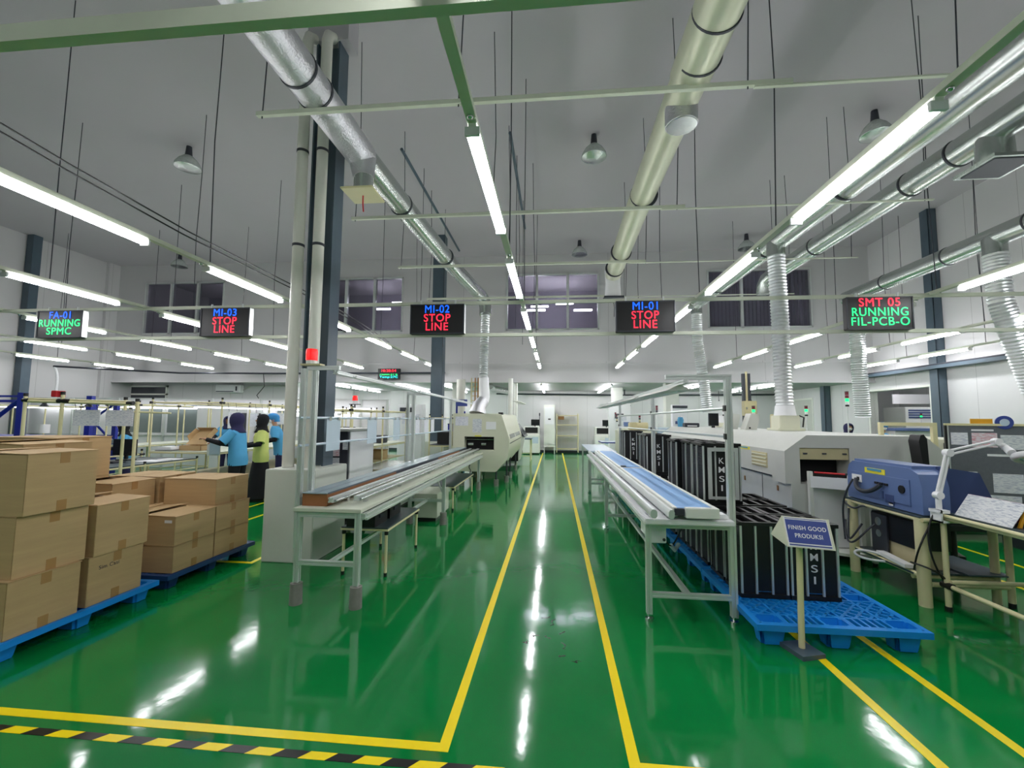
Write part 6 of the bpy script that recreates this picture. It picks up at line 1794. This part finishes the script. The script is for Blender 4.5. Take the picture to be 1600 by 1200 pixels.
# ================================================================== PEOPLE
def person(loc, rz, H, lab, top, bottom, cover, arms, lean=0.0, skirt=False, face=True, sleeve=.5, mask=False, headpitch=0.0, group=None):
    root = thing('person', lab, 'person', (0, 0, 0))
    k = H / 1.60
    hipz = .84
    def T(me):
        for v in me.vertices:
            if lean and v.co.z > hipz * k:
                d = v.co.z - hipz * k
                v.co.z = hipz * k + d * math.cos(lean)
                v.co.y += d * math.sin(lean)
    # skinned skeleton (one vertex per joint)
    V, E_, Rr = [], [], []
    def add(p, r, par=None):
        V.append(Vector(p) * k)
        Rr.append(r * k)
        if par is not None:
            E_.append((par, len(V) - 1))
        return len(V) - 1
    pel = add((0, 0, .86), .12)
    sp1 = add((0, .0, 1.02), .105, pel)
    ch = add((0, .0, 1.20), .115, sp1)
    nk = add((0, -.005, 1.345), .05, ch)
    hd0 = add((0, .01, 1.42), .052, nk)
    hd1 = add((0, .015, 1.49), .078, hd0)
    add((0, .005, 1.55), .058, hd1)
    hands = []
    for s in (-1, 1):
        hp = add((.09 * s, 0, .82), .085, pel)
        kn = add((.10 * s, .015, .45), .055, hp)
        an = add((.105 * s, -.01, .09), .036, kn)
        add((.11 * s, .06, .045), .033, an)
        sh = add((.15 * s, 0, 1.265), .046, ch)
        el, wr = arms[0 if s < 0 else 1]
        e_ = add(el, .037, sh)
        w_ = add(wr, .025, e_)
        dr = (Vector(wr) - Vector(el)).normalized()
        pm = add(Vector(wr) + dr * .05, .027, w_)
        hands.append((Vector(wr) + dr * .075, dr, s))
    me = bpy.data.meshes.new('sk')
    me.from_pydata([tuple(v) for v in V], E_, [])
    ob = bpy.data.objects.new('sk', me)
    COL.objects.link(ob)
    md = ob.modifiers.new('s', 'SKIN')
    for i, sv in enumerate(me.skin_vertices[0].data):
        sv.radius = (Rr[i], Rr[i] * (.72 if i in (0, 1, 2) else 1))
        sv.use_root = (i == 0)
    sb = ob.modifiers.new('u', 'SUBSURF')
    sb.levels = 2
    dg = bpy.context.evaluated_depsgraph_get()
    m2 = bpy.data.meshes.new_from_object(ob.evaluated_get(dg))
    bpy.data.objects.remove(ob)
    b = MB()
    b.bm.from_mesh(m2)
    # fingers and thumb rooted in the palm
    for (p, d, s) in hands:
        side = d.cross(Vector((0, 0, 1)))
        if side.length < .2:
            side = Vector((0, 1, 0))
        side.normalize()
        curl = d.cross(side).normalized() * (1 if d.cross(side).z < 0 else -1)
        for q, ln in enumerate((.058, .068, .064, .05)):
            o_ = p + side * (.024 - .016 * q) * 1
            a1 = o_ + d * ln * .5 + curl * .008
            a2 = a1 + d * ln * .35 + curl * .02
            b.tube([x * k for x in (o_ - d * .02, o_, a1, a2)], [.009 * k, .009 * k, .008 * k, .006 * k], 6)
        th = p - d * .035 + side * .026
        b.tube([x * k for x in (th, th + side * .02 + d * .02, th + side * .025 + d * .048 + curl * .01)], [.011 * k, .010 * k, .007 * k], 6)
    # face relief: nose, ears, chin
    b.sph((0, .098 * k, 1.487 * k), .014 * k, .8, 1.2, 1.3, 8)
    b.sph((0, .075 * k, 1.43 * k), .022 * k, 1.1, .9, .8, 8)
    for s in (-1, 1):
        b.sph((.077 * s * k, .0, 1.485 * k), .018 * k, .5, 1, 1.4, 8)
    body = b.build('body', 'skin', root)
    T(body.data)
    def part(mb, name, m):
        o = mb.build(name, m, root)
        T(o.data)
        return o
    if face:
        for s in (-1, 1):
            part(MB().sph((.03 * s * k, .088 * k, 1.505 * k), .008 * k, 1.3, .6, .8, 8), 'eye', 'black')
            part(MB().sph((.03 * s * k, .090 * k, 1.523 * k), .012 * k, 1.3, .4, .25, 8), 'eyebrow', 'black')
        part(MB().sph((0, .092 * k, 1.452 * k), .015 * k, 1.3, .4, .35, 8), 'mouth', 'redpl')
    if mask:
        part(MB().sph((0, .06 * k, 1.46 * k), .05 * k, 1.05, .95, .9, 12), 'face_mask', 'signwhite')
    # headwear
    if cover[0] == 'scarf':
        g = MB()
        seg = 28
        lv = [(1.265, .135, .118, 0), (1.30, .125, .10, 0), (1.335, .10, .085, 0), (1.36, .085, .08, .0), (1.40, .085, .085, .012), (1.44, .093, .098, .01), (1.48, .098, .105, .005), (1.52, .096, .104, .0), (1.56, .084, .09, -.005), (1.59, .055, .06, -.008), (1.605, .012, .015, -.01)]
        rr = []
        for (z, rx, ry, cy) in lv:
            rr.append([g.bm.verts.new(Vector((rx * math.cos(2 * PI * q / seg), cy + ry * math.sin(2 * PI * q / seg), z)) * k) for q in range(seg)])
        for i in range(len(rr) - 1):
            for q in range(seg):
                a = ((q + .5) / seg * 360)
                if 4 <= i <= 7 and 48 < a < 132:
                    continue
                q2 = (q + 1) % seg
                g.bm.faces.new((rr[i][q], rr[i][q2], rr[i + 1][q2], rr[i + 1][q]))
        o = part(g, 'headscarf', cover[1])
        md = o.modifiers.new('thick', 'SOLIDIFY')
        md.thickness = .012
        md.offset = 1
    elif cover[0] == 'cap':
        part(MB().loft([(0, -.04 * k, 1.44 * k, .07 * k, .07 * k), (0, -.012 * k, 1.505 * k, .094 * k, .104 * k), (0, -.012 * k, 1.53 * k, .105 * k, .115 * k), (0, -.015 * k, 1.58 * k, .1 * k, .108 * k), (0, -.015 * k, 1.62 * k, .06 * k, .066 * k), (0, -.015 * k, 1.63 * k, .02 * k, .02 * k)], 22), 'hair_cover', cover[1])
    # shirt: torso and sleeves
    g = MB()
    g.loft([tuple(a * k for a in r) for r in [(0, -.005, .72, .185, .135), (0, -.005, .80, .19, .14), (0, 0, .92, .18, .13), (0, 0, 1.05, .172, .125), (0, .005, 1.18, .18, .128), (0, 0, 1.27, .178, .11), (0, 0, 1.325, .12, .08), (0, 0, 1.35, .065, .06)]], 22)
    for i, s in enumerate((-1, 1)):
        el, wr = arms[i]
        a = Vector((.13 * s, 0, 1.282))
        e_ = Vector(el)
        g.tube([x * k for x in (a, a.lerp(e_, .4), a.lerp(e_, .9))], [.078 * k, .076 * k, .074 * k], 12)
    part(g, 'shirt', top)
    # dark inner sleeves
    for i, s in enumerate((-1, 1)):
        el, wr = arms[i]
        a, e_, w_ = Vector((.14 * s, 0, 1.285)), Vector(el), Vector(wr)
        part(MB().tube([x * k for x in (a.lerp(e_, .8), e_, e_.lerp(w_, .93))], [.05 * k, .045 * k, .034 * k], 12), 'inner_sleeve', 'blackcloth')
    if skirt:
        part(MB().loft([tuple(a * k for a in r) for r in [(0, 0, .06, .25, .22), (0, 0, .3, .225, .19), (0, 0, .55, .195, .16), (0, 0, .78, .165, .125), (0, 0, .85, .16, .12)]], 24), 'skirt', bottom)
    else:
        g = MB()
        g.loft([tuple(a * k for a in r) for r in [(0, 0, .74, .165, .12), (0, 0, .86, .16, .12), (0, 0, .9, .15, .11)]], 20)
        for s in (-1, 1):
            g.tube([Vector(p) * k for p in ((.085 * s, 0, .84), (.09 * s, 0, .72), (.1 * s, .01, .45), (.105 * s, -.01, .09))], [.10 * k, .095 * k, .075 * k, .06 * k], 14)
        part(g, 'trousers', bottom)
    for s in (-1, 1):
        part(MB().bx((.11 * s - .045) * k, (.11 * s + .045) * k, -.07 * k, .16 * k, .0, .06 * k, .02), 'shoe', 'black')
    root.location = loc
    root.rotation_euler = (0, 0, rz)
    return root


# local axes: person faces +Y
person((-5.2, 6.85, 0), R(100), 1.545, 'woman in navy headscarf and sky blue shirt holding white plastic at the table', 'shirtblue', 'blackcloth', ('scarf', 'navy'),
       [((-.25, .14, 1.10), (-.16, .42, 1.16)), ((.22, .16, 1.04), (.10, .40, 1.08))], lean=R(4))
person((-5.26, 7.5, 0), R(128), 1.525, 'woman in lime yellow shirt, black headscarf and long black skirt', 'shirtyellow', 'blackcloth', ('scarf', 'blackcloth'),
       [((-.24, .03, 1.06), (-.16, .26, 1.02)), ((.24, .03, 1.06), (.16, .28, 1.02))], skirt=True)
person((-5.70, 8.75, 0), R(122), 1.56, 'worker with blue hair cover and blue shirt, partly behind white pipe', 'shirtblue', 'navy', ('cap', 'capblue'),
       [((-.24, .05, 1.06), (-.14, .30, 1.0)), ((.24, .05, 1.06), (.14, .30, 1.0))], lean=R(14), mask=True)
person((-8.35, 7.95, 0), R(135), 1.38, 'worker in black headscarf with white mask behind the black monitor', 'shirtblue', 'navy', ('scarf', 'blackcloth'),
       [((-.24, .05, 1.04), (-.1, .28, .98)), ((.24, .05, 1.04), (.1, .28, .98))], lean=R(10), mask=True)
person((-7.98, 10.1, 0), R(-140), 1.50, 'worker in sky blue shirt mostly hidden behind the navy headscarf woman', 'shirtblue', 'navy', ('scarf', 'navy'),
       [((-.25, .12, 1.08), (-.2, .36, 1.02)), ((.28, .14, 1.08), (.3, .38, 1.02))], lean=R(12))
person((-5.0, 9.3, 0), R(150), 1.5, 'worker in blue cap far behind between the white pipes and masts', 'shirtblue', 'navy', ('cap', 'capblue'),
       [((-.24, .05, 1.06), (-.14, .30, 1.0)), ((.24, .05, 1.06), (.14, .30, 1.0))], lean=R(12), mask=True)
person((7.6, 11.1, 0), R(170), 1.47, 'worker in blue cap behind the second long machine, right side', 'shirtblue', 'navy', ('cap', 'capblue'),
       [((-.24, .05, 1.06), (-.14, .30, 1.0)), ((.24, .05, 1.06), (.14, .30, 1.0))], lean=R(10), mask=True)
person((-.05, 15.1, 2.93), R(30), 1.62, 'dark haired person inside the third upper window', 'blackcloth', 'blackcloth', ('scarf', 'blackcloth'),
       [((-.24, .05, 1.06), (-.14, .30, 1.0)), ((.24, .05, 1.06), (.14, .30, 1.0))])
person((7.0, 11.4, 0), R(190), 1.45, 'worker in navy headscarf behind the second long machine, beside the hose', 'shirtblue', 'navy', ('scarf', 'navy'),
       [((-.24, .05, 1.06), (-.14, .30, 1.0)), ((.24, .05, 1.06), (.14, .30, 1.0))], lean=R(10), mask=True)
pl_ = thing('plastic_bag', 'white plastic sheet held by the woman in sky blue', 'bag', (-5.65, 7.0, .9))
MB().bx(-5.74, -5.54, 6.84, 6.86, .84, 1.12, .006, rz=R(15)).build('sheet', 'signwhite', pl_)
MB().bx(-5.66, -5.52, 6.80, 6.815, .86, 1.10, .004, rz=R(35)).build('fold', 'film', pl_)

g = MB()
for (px_, py_, a, L) in [(-.10, 3.44, .4, .09), (-.02, 3.32, 1.4, .12), (.03, 3.2, .9, .07), (.07, 3.0, 1.7, .10), (-.16, 3.16, .2, .05), (-.20, 3.06, .6, .04), (.02, 2.92, .1, .05), (.12, 2.86, .4, .04), (-.03, 3.14, 2.4, .04)]:
    pts = [(px_ + L * t * math.cos(a) + .012 * math.sin(9 * t + px_ * 40), py_ + L * t * math.sin(a) + .01 * math.cos(8 * t), .0012) for t in [i / 7 for i in range(8)]]
    for i in range(7):
        p0, p1 = Vector(pts[i]), Vector(pts[i + 1])
        c = (p0 + p1) / 2
        g.obx((c.x, c.y, .0006), ((p1 - p0).length * 1.15, .006 + .004 * math.sin(i * 1.9), .0008), Matrix.Rotation(math.atan2(p1.y - p0.y, p1.x - p0.x), 3, 'Z'))
o = g.build('floor_scuff', mat('dark green scuff', (8, 58, 34), .25, var=.1))
tag(o, 'dark green scuff marks on the aisle floor between the yellow lines', 'scuff marks')
o['kind'] = 'stuff'
